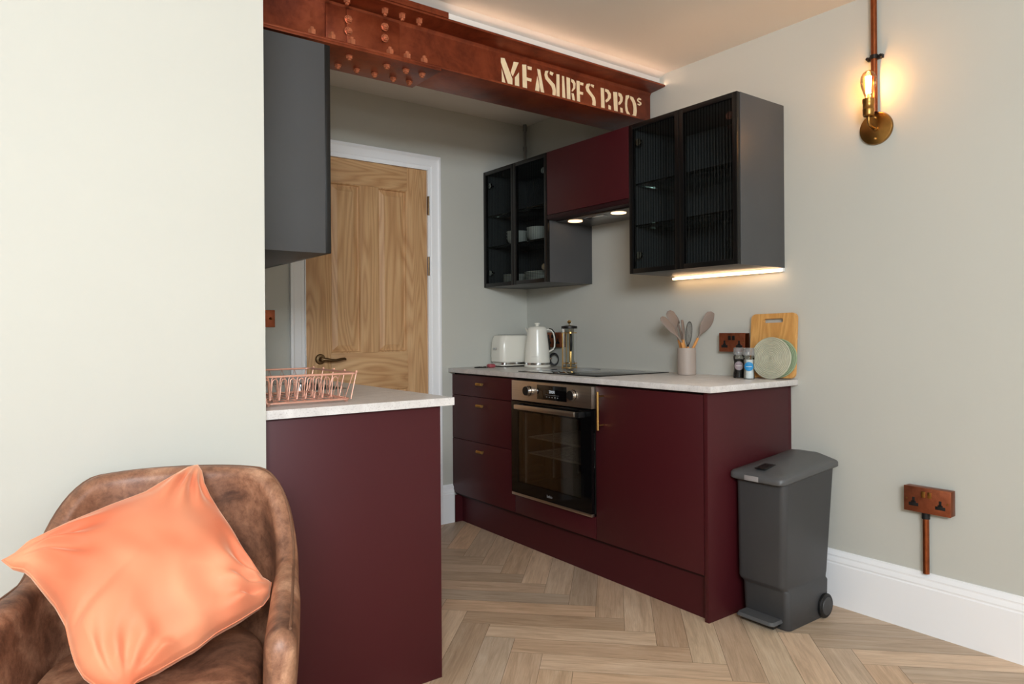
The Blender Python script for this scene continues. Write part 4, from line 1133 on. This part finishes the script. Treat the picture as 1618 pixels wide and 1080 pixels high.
# arc length measured from the back centre
S = [0]
for a, c in zip(P, P[1:]): S.append(S[-1]+math.dist(a, c))
Lh = S[-1]/2
def smooth(t): t = max(0, min(1, t)); return t*t*(3-2*t)
def height(s):
    a = abs(s-Lh)
    h = ZTOP-.010*(a/.2)**2 if a < .2 else ZTOP-.010
    h = h-(ZTOP-.010-ZARM)*smooth((a-.165)/.20)
    return h - .020*smooth((a-.45)/.17)
loops = []
def section(i, shrink=1.0, dz=0, fwd=0):
    x, y = P[i]; a = P[max(0, i-1)]; c = P[min(len(P)-1, i+1)]
    tx, ty = c[0]-a[0], c[1]-a[1]; l = math.hypot(tx, ty); tx /= l; ty /= l
    nx, ny = -ty, tx            # outward normal
    ar = smooth((abs(S[i]-Lh)-.30)/.2)
    th = (.024+.004*ar)*shrink; h = height(S[i])-dz
    out = []
    zb_i, zb_o = .36, .27
    prof = []
    for k in range(5): prof.append((-th, zb_i+(h-th-zb_i)*k/4*.97))
    for k in range(7):
        g_ = PI-PI*k/6; prof.append((th*math.cos(g_), h-th+th*math.sin(g_)))
    for k in range(5): prof.append((th, (h-th)*.99-((h-th)*.99-zb_o)*k/4))
    for d, z in prof:
        ln = .012*(z-.45)/.35        # the shell opens outwards with height
        if z < .45: ln = .13*(z-.45)
        d2 = d+ln
        out.append((x+nx*d2+tx*fwd, y+ny*d2+ty*fwd, z))
    return out
n = len(P)
loops.append(section(0, .35, .045, -.030)); loops.append(section(0, .72, .016, -.024)); loops.append(section(0, .94, .003, -.010))
loops += [section(i) for i in range(n)]
loops.append(section(n-1, .94, .003, .010)); loops.append(section(n-1, .72, .016, .024)); loops.append(section(n-1, .35, .045, .030))
b = BM()
R_ = [[b.verts.new(p) for p in lp] for lp in loops]
for A, B in zip(R_, R_[1:]):
    for i in range(len(A)):
        b.faces.new((A[i], A[(i+1) % len(A)], B[(i+1) % len(A)], B[i]))
b.faces.new(R_[0][::-1]); b.faces.new(R_[-1])
for v in b.verts:      # soft unevenness of the padding
    d = noise.noise(v.co*7)*.004; v.co += Vector((d, d, d*.5))
sh = part('shell', b, M['leather'], ch, local=True, auto=180)
md = sh.modifiers.new('s', 'SUBSURF'); md.levels = 1; md.render_levels = 1
# piping along the outer top edge
pl_ = []
for lp in loops[3:-3]: pl_.append(Vector(lp[9])*1.0+Vector((0, 0, -.0010)))
b = BM(); tube(b, pl_, .0028, 8); part('piping', b, M['piping'], ch, local=True, label='darker seam piping')
# seat cushion
b = BM(); k = 48; rows = []
def seat_ring(sc, z):
    out = []
    for i in range(k):
        a = 2*PI*i/k; e = 2.6; c, s = math.cos(a), math.sin(a)
        x = .206*sc*math.copysign(abs(c)**(2/e), c); y = -.288+.232*sc*math.copysign(abs(s)**(2/e), s)
        if y < -.36: x *= 1+.02
        out.append((x, y, z+.006*noise.noise(Vector((x*6, y*6, 0)))))
    return out
loft(b, [seat_ring(.90, .372), seat_ring(.985, .385), seat_ring(1.0, .415), seat_ring(.985, .440), seat_ring(.93, .455), seat_ring(.75, .463), seat_ring(.45, .466), seat_ring(.15, .467)])
part('seat', b, M['leather'], ch, local=True, auto=180)
b = BM(); loft(b, [[(x, y, z) for x, y in rrect(-.205, .205, -.52, -.04, .08, 6)] for z in (.30, .371)]); part('seat_frame', b, M['leather'], ch, local=True)
for sx in (-1, 1):
    for y in (-.46, -.08):
        b = BM(); tube(b, [(sx*.19, y, .30), (sx*.24, y+(.04 if y > -.2 else -.04), .0005)], [.014, .009], 12); part('leg', b, M['blackmat'], ch, local=True, label='black tapered metal leg')

# cushion lying in the armchair
PCORN = [(0.028, 1.6109, 0.686), (0.3856, 1.6929, 0.8027), (0.4803, 1.4995, 0.5702), (0.1874, 1.3353, 0.5198)]
PEDGE = {'LT': [(0.0233, 1.5798, 0.6951), (0.0405, 1.5863, 0.6995), (0.0598, 1.6015, 0.7109), (0.0883, 1.6127, 0.7185), (0.1249, 1.6271, 0.7284), (0.1678, 1.6397, 0.7364), (0.2185, 1.6563, 0.7473), (0.2667, 1.6715, 0.7572), (0.3141, 1.697, 0.7756), (0.3646, 1.7243, 0.7953), (0.3912, 1.7334, 0.8013)], 'TR': [(0.3912, 1.7334, 0.8013), (0.3957, 1.7124, 0.7839), (0.3923, 1.6813, 0.7585), (0.3964, 1.6504, 0.733), (0.4071, 1.6139, 0.7024), (0.4228, 1.5667, 0.6628), (0.4355, 1.5322, 0.6337), (0.4487, 1.5011, 0.6075), (0.4574, 1.4842, 0.5932), (0.4742, 1.4749, 0.5847)], 'BR': [(0.1929, 1.3525, 0.4993), (0.207, 1.3623, 0.5066), (0.2337, 1.3687, 0.5104), (0.2713, 1.3795, 0.5173), (0.3108, 1.3909, 0.5245), (0.3488, 1.4081, 0.5365), (0.3982, 1.4223, 0.5455), (0.4456, 1.4382, 0.5561), (0.4617, 1.4505, 0.5653), (0.4742, 1.4749, 0.5847)], 'LB': [(0.0233, 1.5798, 0.6951), (0.0359, 1.5671, 0.6839), (0.054, 1.5613, 0.6782), (0.0638, 1.5517, 0.6698), (0.079, 1.5282, 0.6497), (0.0977, 1.4988, 0.6246), (0.1108, 1.4675, 0.5982), (0.1149, 1.4338, 0.5703), (0.1205, 1.407, 0.5479), (0.1303, 1.3857, 0.5299), (0.1464, 1.3691, 0.5154), (0.1691, 1.3575, 0.5047), (0.1929, 1.3525, 0.4993)]}
PC4 = [Vector(c) for c in PCORN]     # left, top, right, bottom
cen = sum(PC4, Vector())/4
nrm = (PC4[2]-PC4[0]).cross(PC4[1]-PC4[3]).normalized()
if nrm.dot(Vector((0, 0, 1.1))-cen) < 0: nrm = -nrm
pt = thing('cushion', 'orange velvet cushion lying diagonally in the brown leather armchair', 'cushion', cen)
K = 96
def along(pl, t):
    L_ = [0]
    for a, c in zip(pl, pl[1:]): L_.append(L_[-1]+(c-a).length)
    q = t*L_[-1]
    for i in range(len(pl)-1):
        if q <= L_[i+1] or i == len(pl)-2:
            f = (q-L_[i])/max(1e-9, L_[i+1]-L_[i]); return pl[i].lerp(pl[i+1], max(0, min(1, f)))
EDG = {k: [Vector(p) for p in v] for k, v in PEDGE.items()}     # the sewn outline: LT, TR, LB, BR
def coons(a, c):
    lt, tr, lb, br = along(EDG['LT'], c), along(EDG['TR'], a), along(EDG['LB'], a), along(EDG['BR'], c)
    L0, T0, B0, R0 = EDG['LT'][0], EDG['LT'][-1], EDG['BR'][0], EDG['BR'][-1]
    return lt*(1-a)+br*a+lb*(1-c)+tr*c-(L0*(1-a)*(1-c)+T0*(1-a)*c+B0*a*(1-c)+R0*a*c)
def pil(u, v, sgn):
    p = coons((u+1)/2, (v+1)/2)
    e = max(0, (1-u*u)*(1-v*v))
    h_ = .088*e**.36*(.80+.20*e)
    wr = 0
    for cu, cv, ph in ((-1,-1,.3), (-1,1,1.1), (1,1,2.0), (1,-1,.9)):
        du, dv = u-cu, v-cv; r = math.hypot(du, dv)
        if r > 1e-6:
            an = math.atan2(dv, du); wr += math.sin(an*15+ph+2.2*noise.noise(Vector((u*1.6, v*1.6, ph))))*math.exp(-((r-.42)/.30)**2)
    # long folds off the lower edge
    fo = math.sin(v*13+u*2.5+2.4*noise.noise(Vector((u*1.5, v*1.5, 5))))*smooth((u-.0)/.5)*smooth((1.05-abs(v-.1))/.5)
    cr_ = -math.exp(-((u-.15+.35*(v+1))/.07)**2)*math.exp(-((v+1)/.55)**2)*2.2
    h_ += (.0085*wr+.0066*fo+.0050*cr_+.012*noise.noise(Vector((u*1.7, v*1.7, 3))))*min(1, e*6)
    return p+nrm*sgn*h_
b = BM(); G = {}
for sg in (1, -1):
    for i in range(K+1):
        for j in range(K+1):
            edge = i in (0, K) or j in (0, K)
            if edge and sg == -1: G[sg, i, j] = G[1, i, j]; continue
            u = math.sin((i/K*2-1)*PI/2)*.35+(i/K*2-1)*.65; v = math.sin((j/K*2-1)*PI/2)*.35+(j/K*2-1)*.65
            G[sg, i, j] = b.verts.new(pil(u, v, sg))
    for i in range(K):
        for j in range(K):
            b.faces.new((G[sg,i,j], G[sg,i+1,j], G[sg,i+1,j+1], G[sg,i,j+1]))
part('cover', b, M['velvet'], pt, auto=180)
b = BM(); ed = []
for i in range(K): ed.append(pil(-1+2*i/K, -1, 0))
for i in range(K): ed.append(pil(1, -1+2*i/K, 0))
for i in range(K): ed.append(pil(1-2*i/K, 1, 0))
for i in range(K): ed.append(pil(-1, 1-2*i/K, 0))
tube(b, ed, .0016, 6, closed=True); part('seam', b, M['velvet'], pt)

# ================================================================== light
def area(name, loc, rot, sx, sy, e, col, spread=180):
    l = bpy.data.lights.new(name, 'AREA'); l.shape = 'RECTANGLE'; l.size = sx; l.size_y = sy; l.energy = e; l.color = col
    l.spread = math.radians(spread)
    o = bpy.data.objects.new(name, l); COL.objects.link(o); o.location = loc; o.rotation_euler = rot; return o
# daylight entering through the window behind the camera
area('window_daylight', (.2, YR+.02, 1.35), (math.radians(90), 0, 0), 3.3, 1.55, E_WIN, (.85, .94, 1.0))
# unseen softbox-like light added high behind the camera to brighten the kitchen
lp = Vector((-.90, -1.60, 2.10)); aim = (Vector((1.8, 3.3, .9))-lp).to_track_quat('-Z', 'Y').to_euler()
area('added_soft_light', lp, aim, 1.3, .6, E_SOFT, (.89, .95, 1.0))
# photographer's flash head above the camera
l = bpy.data.lights.new('flash', 'POINT'); l.energy = E_FLASH; l.shadow_soft_size = .03; l.color = (.90, .97, 1.0)
o = bpy.data.objects.new('flash', l); COL.objects.link(o); o.location = (-.04, 0, 1.62)
# bulb of the wall lamp
l = bpy.data.lights.new('bulb_light', 'POINT'); l.energy = E_BULB; l.shadow_soft_size = .012; l.color = (1, .44, .11)
o = bpy.data.objects.new('bulb_light', l); COL.objects.link(o); o.location = (bx, LY, LZc+.155)

wd = bpy.data.worlds.new('world'); SC.world = wd; wd.use_nodes = True
wt = wd.node_tree; bg = wt.nodes['Background']
sky = wt.nodes.new('ShaderNodeTexSky')
try: sky.sky_type = 'NISHITA'; sky.sun_disc = False; sky.sun_elevation = math.radians(35)
except Exception: pass
wt.links.new(sky.outputs[0], bg.inputs['Color']); bg.inputs['Strength'].default_value = .15

# ================================================================== camera
F_, YAW, ROLL, CY, HC = 1112.185, .6430, -.0069, 522.53, 1.1051
cam = bpy.data.cameras.new('camera'); co = bpy.data.objects.new('camera', cam); COL.objects.link(co)
cam.sensor_width = 36; cam.sensor_fit = 'HORIZONTAL'; cam.lens = F_/1618*36
cam.shift_y = (CY-540)/1618; cam.clip_start = .02
rt = Vector((math.cos(YAW), -math.sin(YAW), 0)); up = Vector((0, 0, 1)); fw = Vector((math.sin(YAW), math.cos(YAW), 0))
ax = rt*math.cos(ROLL)+up*math.sin(ROLL); ay = -rt*math.sin(ROLL)+up*math.cos(ROLL); az = -fw
co.matrix_world = Matrix(((ax.x, ay.x, az.x, 0), (ax.y, ay.y, az.y, 0), (ax.z, ay.z, az.z, HC), (0, 0, 0, 1)))
SC.camera = co
vs = SC.view_settings; vs.view_transform = 'Standard'; vs.look = 'None'; vs.gamma = 1; vs.exposure = EXPO
vs.use_curve_mapping = False
try:
    cy_ = SC.cycles; cy_.max_bounces = 10; cy_.transparent_max_bounces = 24; cy_.diffuse_bounces = 5; cy_.sample_clamp_indirect = 6; cy_.caustics_refractive = False; cy_.caustics_reflective = False; cy_.use_denoising = True
except Exception: pass
